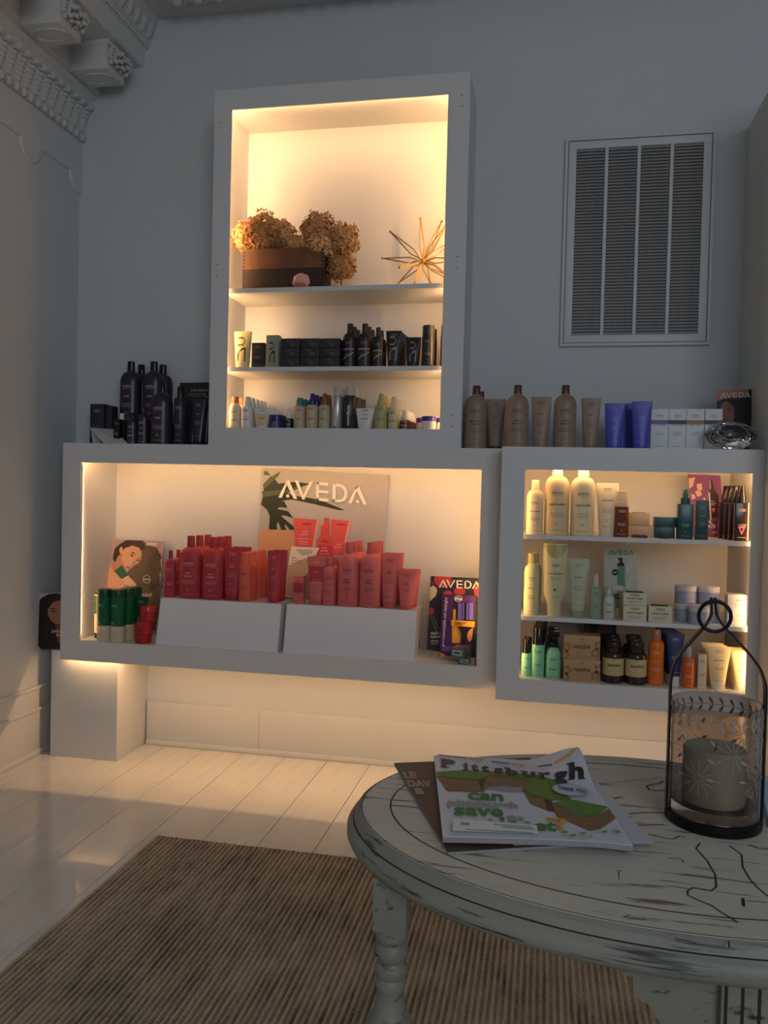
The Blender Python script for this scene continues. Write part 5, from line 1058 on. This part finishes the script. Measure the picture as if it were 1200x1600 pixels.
# ================================================================== TABLE
TX, TY, TZ = 2.18, -2.34, .76; TA, TB = .365, .253
def paint_mat(name, base, worn, blue, scale=(4, 40, 40), amt=.60):
    m = bpy.data.materials.new(name); m.use_nodes = True; nt = m.node_tree; b = nt.nodes['Principled BSDF']; b.inputs['Roughness'].default_value = .5
    tc = nt.nodes.new('ShaderNodeTexCoord'); mp = nt.nodes.new('ShaderNodeMapping'); mp.inputs['Scale'].default_value = scale
    n = nt.nodes.new('ShaderNodeTexNoise'); n.inputs['Scale'].default_value = 2.2; n.inputs['Detail'].default_value = 8; n.inputs['Roughness'].default_value = .65
    n2 = nt.nodes.new('ShaderNodeTexNoise'); n2.inputs['Scale'].default_value = 6; n2.inputs['Detail'].default_value = 4
    r = nt.nodes.new('ShaderNodeValToRGB'); e = r.color_ramp.elements; e[0].position = amt; e[0].color = (0, 0, 0, 1); e[1].position = amt+.09; e[1].color = (1, 1, 1, 1)
    r2 = nt.nodes.new('ShaderNodeValToRGB'); e = r2.color_ramp.elements; e[0].position = .4; e[0].color = (*lin(base), 1); e[1].position = .7; e[1].color = (*lin(blue), 1)
    mx = nt.nodes.new('ShaderNodeMixRGB'); mx.inputs[2].default_value = (*lin(worn), 1)
    nt.links.new(tc.outputs['Object'], mp.inputs[0]); nt.links.new(mp.outputs[0], n.inputs['Vector']); nt.links.new(tc.outputs['Object'], n2.inputs['Vector'])
    nt.links.new(n.outputs['Fac'], r.inputs[0]); nt.links.new(n2.outputs['Fac'], r2.inputs[0]); nt.links.new(r.outputs[0], mx.inputs[0]); nt.links.new(r2.outputs[0], mx.inputs[1]); nt.links.new(mx.outputs[0], b.inputs['Base Color'])
    bp = nt.nodes.new('ShaderNodeBump'); bp.inputs['Strength'].default_value = .15; bp.inputs['Distance'].default_value = .003; nt.links.new(n.outputs['Fac'], bp.inputs['Height']); nt.links.new(bp.outputs[0], b.inputs['Normal']); return m
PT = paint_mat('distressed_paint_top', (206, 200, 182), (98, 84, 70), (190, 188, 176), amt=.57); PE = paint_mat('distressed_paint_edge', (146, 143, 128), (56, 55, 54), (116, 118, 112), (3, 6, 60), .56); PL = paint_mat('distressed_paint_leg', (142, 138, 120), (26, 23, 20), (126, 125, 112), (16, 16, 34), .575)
tb = thing('oval_table', 'small oval table in distressed pale grey green paint', 'table', (TX, TY, 0))
def oval(off, z, n=96): return [((TA+off)*math.cos(2*PI*i/n), (TB+off)*math.sin(2*PI*i/n), z) for i in range(n)]
part('top_board', MB().loft([oval(-.2, TZ-.03), oval(-.0005, TZ-.03), oval(-.0005, TZ-.0004), oval(-.001, TZ)]), PT, tb)
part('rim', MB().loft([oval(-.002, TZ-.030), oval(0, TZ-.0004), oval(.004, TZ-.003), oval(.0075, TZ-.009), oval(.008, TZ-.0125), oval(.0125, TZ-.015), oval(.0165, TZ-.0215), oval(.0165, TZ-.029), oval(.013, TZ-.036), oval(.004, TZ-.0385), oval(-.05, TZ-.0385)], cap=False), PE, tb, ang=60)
GRV = mat('groove_brown', (52, 40, 30), .8, noise=.2)
def ovring(o0, o1, z):
    a, b = oval(o0, z), oval(o1, z); n = len(a); return MB().add(a+b, [(i, (i+1) % n, (i+1) % n+n, i+n) for i in range(n)])
part('carved_groove', ovring(-.0385, -.0368, TZ+.0004), GRV, tb, smooth=False)
part('rim_groove', MB().loft([oval(.0079, TZ-.0118), oval(.0086, TZ-.0122), oval(.0092, TZ-.0128)], cap=False), GRV, tb)
part('edge_groove', ovring(-.0022, -.0012, TZ+.0003), GRV, tb, smooth=False)
ct = lambda pts: crop(820, 1180, .316667, pts)
def strip(pts, w, z=TZ+.0004):
    q = [atz(u, v, z)-Vector((TX, TY, 0)) for u, v in pts]; m = MB(); n = len(q); L_s = []
    for i, p in enumerate(q):
        t = (q[min(i+1, n-1)]-q[max(i-1, 0)]).normalized(); s = Vector((-t.y, t.x, 0))*w/2; L_s += [p+s, p-s]
    return m.add(L_s, [(2*i, 2*i+1, 2*i+3, 2*i+2) for i in range(n-1)])
for pts, w in [([(865, 432), (845, 460), (900, 520), (940, 590), (945, 650), (920, 668), (830, 652), (803, 670), (805, 690), (850, 712), (920, 740), (970, 775), (1030, 810), (1050, 825)], .0018), ([(1010, 445), (1070, 490), (1075, 550), (1110, 610), (1150, 655), (1200, 695)], .0018),
               ([(610, 388), (700, 410), (735, 412), (765, 398), (790, 405)], .0016), ([(1105, 440), (1160, 463), (1210, 462)], .0016), ([(683, 125), (665, 138), (600, 150), (612, 168), (640, 175), (690, 172)], .0022),
               ([(515, 288), (600, 282), (690, 284)], .002), ([(555, 345), (620, 344), (690, 342)], .002), ([(440, 215), (460, 208), (482, 207)], .002), ([(710, 508), (755, 508), (772, 512), (785, 528)], .001), ([(455, 570), (482, 570)], .001), ([(463, 573), (465, 612)], .0008), ([(1076, 705), (1080, 745)], .003), ([(1095, 718), (1200, 725)], .0008), ([(490, 800), (520, 785), (505, 805), (600, 812)], .0012), ([(740, 905), (800, 915), (850, 930)], .0015), ([(1005, 915), (1010, 950)], .0015)]:
    part('carved_line', strip(ct(pts), w), GRV, tb, smooth=False)
for pts, w in [([(609, 1258), (635, 1260), (700, 1268), (760, 1274)], .0018), ([(615, 1250), (650, 1252)], .001), ([(1080, 1210), (960, 1222), (900, 1228)], .0006)]: part('plank_joint', strip(pts, w), GRV, tb, smooth=False)
def spool(x, y):
    pr = [(0, .0165), (.02, .0165), (.024, .028), (.018, .05), (.014, .09), (.02, .12), (.026, .15), (.016, .18), (.013, .3), (.017, .42), (.026, .48), (.0285, .53), (.026, .55), (.0195, .562), (.0165, .575), (.015, .585), (.0168, .59), (.0182, .596), (.0148, .602), (.0185, .608), (.0188, .615), (.0148, .622), (.0188, .628), (.0195, .635), (.0152, .642), (.0188, .647), (.0192, .654), (.0178, .660), (0, .660)]
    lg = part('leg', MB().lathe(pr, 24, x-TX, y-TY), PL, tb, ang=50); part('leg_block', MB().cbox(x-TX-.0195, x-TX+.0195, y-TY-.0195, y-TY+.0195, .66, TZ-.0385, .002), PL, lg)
spool(1.877, -2.46); spool(2.40, -2.2)
# fluted front leg and scalloped bracket
yb = -2.515; fl = aty(1128, 1525, yb).x; 
fr = fl+.072
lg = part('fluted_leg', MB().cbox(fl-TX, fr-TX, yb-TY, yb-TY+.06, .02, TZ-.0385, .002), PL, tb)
for k in range(5): part('flute', MB().box(fl-TX+.003+k*.0155, fl-TX+.006+k*.0155, yb-TY-.0006, yb-TY+.001, .06, TZ-.05), GRV, lg, smooth=False)
bp_ = [aty(u, v, yb+.01) for u, v in [(905, 1455), (930, 1490), (962, 1508), (972, 1522), (988, 1526), (990, 1552), (1004, 1566), (1018, 1572), (1024, 1590), (1045, 1606), (1075, 1640), (1128, 1660), (1128, 1450)]]
zt_ = TZ-.0385; part('scalloped_bracket', MB().prism([(p.x-TX, min(p.z, zt_)) for p in bp_], yb+.01-TY, yb+.03-TY), PL, tb, smooth=False)

# ================================================================== MAGAZINES
def homog(src):      # pixel quad -> unit square (u right, v down)
    import numpy as np
    A = []; B = []
    for (x, y), (u, v) in zip(src, [(0, 0), (1, 0), (1, 1), (0, 1)]):
        A += [[x, y, 1, 0, 0, 0, -u*x, -u*y], [0, 0, 0, x, y, 1, -v*x, -v*y]]; B += [u, v]
    h = np.linalg.solve(np.array(A), np.array(B)); 
    return lambda x, y: ((h[0]*x+h[1]*y+h[2])/(h[6]*x+h[7]*y+1), (h[3]*x+h[4]*y+h[5])/(h[6]*x+h[7]*y+1))
MQ = [(678, 1180), (905, 1168), (989, 1319), (692, 1307)]; ZM = TZ+.0145
MW = [atz(*MQ[0], ZM), atz(*MQ[1], ZM+.024), atz(*MQ[2], ZM-.001), atz(*MQ[3], ZM)]
HM = homog(MQ); sm_ = lambda t: (lambda q: q*q*(3-2*q))(min(max(t, 0), 1))
mg = thing('magazine', 'white city magazine with green headline on top of the pile', 'magazine', (MW[3].x, MW[3].y, TZ+.0066))
def mpos(u, v, e=0.):
    p = (MW[0]*(1-u)+MW[1]*u)*(1-v)+(MW[3]*(1-u)+MW[2]*u)*v
    z = ZM+.024*sm_((u-.62)/.38)*sm_((.38-v)/.38)+.0012*math.sin(PI*u)+e-.002*sm_((u-.8)/.2)*sm_((v-.7)/.3)
    return Vector((p.x, p.y, z))-mg.location
def sheet(e0, e1, n=18):
    m = MB()
    for e in (e0, e1):
        for j in range(n+1):
            for i in range(n+1): m.v.append(tuple(mpos(i/n, j/n, e)))
    N = (n+1)**2
    for j in range(n):
        for i in range(n):
            a = j*(n+1)+i; m.f.append((a, a+1, a+n+2, a+n+1)); m.f.append((a+N, a+n+1+N, a+n+2+N, a+1+N))
    for i in range(n):
        for a, b in ((i, i+1), (n*(n+1)+i, n*(n+1)+i+1), (i*(n+1), (i+1)*(n+1)), (i*(n+1)+n, (i+1)*(n+1)+n)): m.f.append((a, b, b+N, a+N))
    return m
part('pages', sheet(-.0068, -.0008), mat('page_edges', (150, 150, 152), .6, noise=.2, nscale=300), mg); part('cover', sheet(-.0007, 0), mat('cover_paper', (206, 208, 216), .28, noise=.02), mg)
mlevel = [0]
def mprint(name, polys, m, sub=True):
    mlevel[0] += 1; e = .00022*mlevel[0]+.0002; mb = MB()
    for p in polys:
        q = [HM(*a) for a in p]; q = [(min(max(u, .002), .998), min(max(v, .002), .998)) for u, v in q]; mb.add([mpos(u, v, e) for u, v in q], [tuple(range(len(q)))])
    return part(name, mb, m, mg, smooth=False)
cm_ = lambda pts: crop(660, 1160, .283333, pts)
def mtext(s, x, y, h, m, ang=0., bold=.02, stretch=1., up=(0, -1), name='lettering'):
    v, f = glyphs(s, bold); k = h/.72; off = -min(a for a, b in v); ca, sa = math.cos(ang), math.sin(ang)
    return mprint(name, [[(x+(v[i][0]+off)*k*stretch*ca+v[i][1]*k*up[0], y+(v[i][0]+off)*k*stretch*sa+v[i][1]*k*up[1]) for i in ff] for ff in f], m)
GRS = mat('grass_print', (92, 126, 44), .5, noise=.45, nscale=160); SOIL = mat('soil_print', (128, 98, 62), .5, noise=.5, nscale=140); SOILD = mat('soil_dark_print', (60, 46, 38), .5, noise=.3, nscale=120); SHD = mat('print_shadow_ink', (150, 148, 160), .4, noise=.05)
mprint('printed_shade', [cm_([(310, 250), (330, 230), (500, 228), (530, 260), (420, 262)])], SHD)
mprint('printed_soil', [cm_([(78, 195), (285, 200), (300, 180), (340, 165), (440, 160), (575, 175), (580, 200), (500, 228), (420, 225), (340, 235), (310, 272), (130, 275)]), cm_([(515, 240), (680, 290), (700, 372), (650, 365), (560, 330)]), cm_([(680, 315), (840, 390), (950, 385), (1050, 330), (1078, 395), (960, 470), (890, 487), (700, 400)])], SOIL)
mprint('printed_soil_shadow', [cm_([(635, 300), (672, 302), (698, 372), (655, 370)]), cm_([(285, 205), (320, 190), (310, 240), (300, 265)])], SOILD)
mprint('printed_grass', [cm_([(78, 170), (200, 150), (330, 145), (450, 142), (600, 140), (700, 165), (760, 185), (720, 205), (770, 260), (800, 285), (680, 300), (560, 275), (510, 235), (555, 200), (560, 175), (440, 162), (340, 168), (285, 202), (80, 195)]), cm_([(685, 318), (760, 290), (830, 290), (1040, 320), (950, 385), (850, 390)])], GRS)
BK = INK(28, 26, 28)
def mfit(st, x0, x1, yt, yb, m, bold=.03, slope=0., shear=0., name='lettering'):
    """set a word so that its outline fills the box x0..x1, yt..yb of the traced cover"""
    v, f = glyphs(st, bold); a0, a1 = min(p for p, q in v), max(p for p, q in v); b0, b1 = min(q for p, q in v), max(q for p, q in v)
    g = lambda p, q: (x0+(p-a0)/(a1-a0)*(x1-x0), yb-(q-b0)/(b1-b0)*(yb-yt)+slope*(p-a0)/(a1-a0)*(x1-x0))
    mlevel[0] += 1; r = mprint(name, [cm_([g(*v[i]) for i in ff]) for ff in f], m); mlevel[0] -= 2; return r
BKT = mat('title_ink', (40, 36, 36), .4, noise=.1)
for st, x0, x1, yt, yb, sl in [('P', 100, 170, 92, 138, .04), ('i', 214, 232, 104, 148, 0), ('t', 248, 288, 108, 150, 0), ('t', 302, 342, 110, 152, 0), ('s', 368, 418, 120, 154, 0), ('b', 432, 500, 112, 160, 0), ('u', 522, 596, 124, 163, 0), ('r', 618, 686, 128, 165, 0), ('g', 700, 784, 128, 190, 0), ('h', 796, 886, 98, 160, -.08)]:
    mfit(st, x0, x1, yt, yb, BKT, .045, sl, name='title_letter')
mprint('title_serif', [cm_([(92, 138), (140, 140), (140, 144), (92, 142)]), cm_([(92, 92), (118, 93), (118, 97), (92, 96)]), cm_([(203, 146), (243, 148), (243, 152), (203, 150)]), cm_([(203, 114), (222, 115), (222, 119), (203, 118)]), cm_([(420, 112), (446, 113), (446, 117), (420, 116)]), cm_([(604, 163), (650, 165), (650, 169), (604, 167)]), cm_([(604, 128), (632, 129), (632, 133), (604, 132)]), cm_([(786, 160), (826, 157), (826, 161), (786, 165)]), cm_([(852, 156), (895, 150), (895, 154), (852, 160)]), cm_([(780, 100), (812, 97), (812, 101), (780, 104)]), cm_([(506, 124), (540, 125), (540, 129), (506, 128)])], BKT)
GRI = INK(58, 122, 52); GYI = INK(150, 160, 138); YLI = INK(214, 160, 40)
for st, x0, x1, yt, yb, mm in [('can', 230, 412, 280, 322, GRI), ('pittsburgh', 133, 487, 320, 372, GYI), ('save', 163, 410, 366, 412, GRI), ('the', 426, 515, 402, 436, GYI), ('et', 572, 694, 440, 497, GRI), ('?', 688, 755, 414, 487, YLI)]: mfit(st, x0, x1, yt, yb, mm, .03, .02)
mlevel[0] += 1
mprint('printed_dots', [cell(*cm_([(672, 425)])[0], 9, 3, rot=.1)], YLI)
mprint('cut_off_letters', [cm_([(330, 434), (352, 436), (352, 443), (330, 441)]), cm_([(392, 420), (412, 420), (412, 446), (392, 445)]), cm_([(435, 440), (480, 443), (480, 450), (435, 447)]), cm_([(520, 446), (552, 448), (552, 455), (520, 453)])], GRI)
mprint('address_sticker', [cm_([(158, 432), (585, 470), (590, 520), (158, 500)])], WHITEINK); mlevel[0] += 1
mprint('small_print', [cm_([(195, 455), (238, 458), (238, 472), (195, 469)]), cm_([(360, 463), (560, 480), (560, 485), (360, 468)]), cm_([(400, 478), (575, 493), (575, 498), (400, 483)]), cm_([(220, 492), (560, 514), (560, 518), (220, 496)]), cm_([(148, 462), (155, 462), (158, 500), (150, 500)])], GYI)
ring = cell(*cm_([(795, 232)])[0], 31, 11.5, 28, .03); rin = cell(*cm_([(795, 232)])[0], 29, 10.3, 28, .03); mprint('badge', [ring], INK(196, 200, 212)); mprint('badge_ring', [[ring[i], ring[(i+1) % 28], rin[(i+1) % 28], rin[i]] for i in range(28)], GYI); mfit('THANK YOU', 720, 888, 210, 238, INK(50, 60, 110), .02, .08); mlevel[0] += 1
mprint('top_line', [cm_([(85, 77), (225, 80), (225, 87), (85, 84)]), cm_([(355, 88), (450, 92), (450, 99), (355, 95)]), cm_([(610, 98), (695, 98), (695, 105), (610, 105)])], INK(90, 92, 90)); mlevel[0] -= 1
mprint('yellow_flash', [cm_([(235, 80), (310, 82), (308, 92), (235, 90)]), cm_([(460, 90), (545, 94), (543, 104), (460, 99)]), cm_([(712, 92), (800, 68), (800, 78), (712, 102)]), cm_([(800, 68), (850, 40), (850, 48), (800, 78)])], YLI)
rnd = random.Random(2); pl = []
for i in range(46):
    u = rnd.uniform(690, 1090); b = 560-.0*(u)+(-.16*(u-690) if u > 900 else -.03*(u-690))-4; hgt = rnd.uniform(8, 34); w = rnd.uniform(2, 5); dx = rnd.uniform(-10, 10); pl.append(cm_([(u, b), (u+w, b), (u+dx, b-hgt)]))
pl += [cell(*cm_([(x, y)])[0], 5, 2.6) for x, y in ((740, 515), (850, 522), (985, 505), (1070, 500), (790, 535))]
mprint('printed_plants', pl, mat('plant_print', (120, 156, 80), .5, noise=.2))
# magazines below
def flat_mag(name, label, quad, z0, z1, cover, edge):
    o = thing(name, label, 'magazine', (sum(p.x for p in quad)/4, sum(p.y for p in quad)/4, z0)); A = [Vector((p.x, p.y, 0))-Vector((o.location.x, o.location.y, 0)) for p in quad]; d = z1-z0; f6 = [(3, 2, 1, 0), (4, 5, 6, 7), (0, 1, 5, 4), (1, 2, 6, 5), (2, 3, 7, 6), (3, 0, 4, 7)]
    U = lambda z: [a+Vector((0, 0, z)) for a in A]
    part('pages', MB().add(U(0)+U(d-.0006), f6), edge, o, smooth=False); part('cover', MB().add(U(d-.0005)+U(d), f6), cover, o, smooth=False); return o
a, b = atz(616, 1192, TZ+.004), atz(700, 1331, TZ+.004); ax = (b-a); per = Vector((-ax.y, ax.x, 0)).normalized()*.205
bm_ = flat_mag('magazine', 'brown magazine with pale block letters under the white one', [a, a+per, b+per, b], TZ+.0005, TZ+.0040, INK(92, 70, 58), mat('page_edges'))
for s, u, v, k, st in (('LE', 632, 1215.5, 9.5, 1.5), ('DAV', 638, 1228.5, 9.5, 1.35), ('B', 650, 1240.5, 9, 1.9)):
    vv, ff = glyphs(s, .06); off = -min(p for p, q in vv); kk = k/.72; m = MB(); 
    for f in ff: m.add([atz(u+(vv[i][0]+off)*kk*st-vv[i][1]*kk*.35, v-vv[i][1]*kk, TZ+.0045)-bm_.location for i in f], [tuple(range(len(f)))])
    part('lettering', m, INK(160, 138, 124), bm_, smooth=False)
p3 = atz(1021, 1318, TZ+.005); e1 = (atz(948, 1240, TZ+.005)-p3).normalized(); e2 = Vector((-e1.y, e1.x, 0))
flat_mag('magazine', 'pale grey magazine sticking out at the right of the pile', [p3+e1*.26, p3, p3+e2*.16, p3+e1*.26+e2*.16], TZ+.0042, TZ+.0070, mat('pale_cover', (186, 192, 204), .35, noise=.03), mat('page_edges'))
bb = flat_mag('booklet', 'pale blue booklet at the table edge right of the lantern', [atz(1188, 1228, TZ), atz(1280, 1222, TZ), atz(1300, 1300, TZ), atz(1202, 1295, TZ)], TZ+.0005, TZ+.005, mat('blue_cover', (150, 190, 206), .35, noise=.05), mat('page_edges'))

# ================================================================== LANTERN
LX, LY, LR = 2.2475, -2.312, .0527
ln = thing('lantern', 'smoked glass hurricane lantern with black strap handle on the table', 'lantern', (LX, LY, TZ+.0005))
IRON = mat('black_iron', (30, 26, 26), .45, metal=.6, noise=.15); GLS = mat('smoked_glass', (220, 212, 206), .02, trans=1., ior=1.4)
part('base_plate', MB().lathe([(0, 0), (LR+.002, 0), (LR+.003, .002), (LR+.003, .0115), (LR+.0016, .0125), (0, .0125)], 40), IRON, ln)
H0, H1 = .013, .147
part('glass', MB().lathe([(LR-.0018, H0+.0), (LR-.0003, H0), (LR-.0003, H1), (LR-.0018, H1), (LR-.0018, H0)], 48, cap=False), GLS, ln)
part('glass_floor', MB().lathe([(0, H0), (LR-.003, H0), (LR-.003, H0+.012), (0, H0+.012)], 40), GLS, ln)
WAX = mat('candle_wax', (200, 200, 176), .55, noise=.08, nscale=40, sss=.35); CR = .0365
cdl = thing('candle', 'wide pale cream pillar candle inside the lantern', 'candle', (LX-.0005, LY, TZ+.0005+H0+.0125))
part('wax', MB().lathe([(0, 0), (CR*.96, 0), (CR, .003), (CR, .0635), (CR*.96, .066), (CR*.9, .0645), (CR*.5, .061), (0, .0605)], 36), WAX, cdl); part('wick', MB().tube([(0, 0, .060), (.001, 0, .066), (.003, .001, .069)], .0009, 6), BLACK, cdl)
for s in (-1, 1):
    sx = LR+.0022
    path = [(s*sx, 0, .001), (s*sx, 0, .08), (s*sx, 0, .155), (s*(sx-.0005), 0, .172), (s*(sx-.005), 0, .19), (s*(sx-.016), 0, .207), (s*.024, 0, .224), (s*.010, 0, .240), (s*.003, 0, .252), (s*.0022, 0, .262), (s*.0022, 0, .274)]
    P_ = [Vector((p[0]-.0075*max(0, (p[2]-.17)/.09), p[1], p[2])) for p in path]; sub = []
    for i in range(len(P_)-1):
        for k in range(5): sub.append(P_[i].lerp(P_[i+1], k/5))
    sub.append(P_[-1])
    for _ in range(3): sub = [sub[0]]+[(sub[i-1]+sub[i]*2+sub[i+1])/4 for i in range(1, len(sub)-1)]+[sub[-1]]
    m = MB(); V = []
    for i, p in enumerate(sub):
        t = (sub[min(i+1, len(sub)-1)]-sub[max(i-1, 0)]).normalized(); nrm = Vector((t.z, 0, -t.x))*.0013; w = .0055-.0025*max(0, min(1, (p.z-.2)/.05)); V.append([p-nrm+Vector((0, -w, 0)), p+nrm+Vector((0, -w, 0)), p+nrm+Vector((0, w, 0)), p-nrm+Vector((0, w, 0))])
    part('strap', m.loft(V), IRON, ln)
part('ring', MB().tube([(-.007+.0185*math.cos(2*PI*i/32), -.006, .252+.0185*math.sin(2*PI*i/32)) for i in range(32)], .0023, 8, closed=True), IRON, ln)
# etched sprays on the glass
ET = mat('etched_frost', (158, 148, 134), .7, noise=.05)
def gl(a, z): r = LR+.0003; return (r*math.cos(a), r*math.sin(a), z)
def leafg(m, a, z, L_, w, dirn):
    ca, sa = math.cos(dirn), math.sin(dirn); pts = []
    for t, q in ((0, 0), (.3, .8), (.6, 1), (.85, .5), (1, 0), (.85, -.5), (.6, -1), (.3, -.8)):
        x, y = t*L_*ca-q*w*sa, t*L_*sa+q*w*ca; pts.append(gl(a+x/LR, z+y))
    m.add(pts, [tuple(range(8))])
def lineg(m, pts, w):
    V = []
    for a, z in pts: V += [gl(a, z-w/2), gl(a, z+w/2)]
    m.add(V, [(2*i, 2*i+2, 2*i+3, 2*i+1) for i in range(len(pts)-1)])
m = MB(); n = 26; lineg(m, [(2*PI*i/64, .131) for i in range(65)], .0007); etl = part('etched_vine', m, ET, ln)
for k in range(n):
    a = 2*PI*k/n
    for s in (1, -1):
        m = MB(); leafg(m, a, .131, .0115, .0019, s*1.05+(0 if s > 0 else 0)); part('etched_leaf', m, ET, etl)
rnd = random.Random(9)
for k in range(9):
    a = 2*PI*k/9; z = .075+(.022 if k % 2 else -.01)
    m = MB()
    for i in range(12):
        t = 2*PI*i/12; r = .022; q = [(a+.003*math.cos(t)/LR, z+.003*math.sin(t)), (a+r*math.cos(t)/LR, z+r*math.sin(t))]
        A, B = q; nx_, nz_ = -math.sin(t)*.0003, math.cos(t)*.0003; m.add([gl(A[0]+nx_/LR, A[1]+nz_), gl(A[0]-nx_/LR, A[1]-nz_), gl(B[0]-nx_/LR, B[1]-nz_), gl(B[0]+nx_/LR, B[1]+nz_)], [(0, 1, 2, 3)])
    fl_ = part('etched_star', m, ET, ln)
    for s in (0, 1, 2): m = MB(); leafg(m, a+.33, .105-.02*s, .010, .0017, 2.2+s*.4); part('etched_leaf', m, ET, fl_)
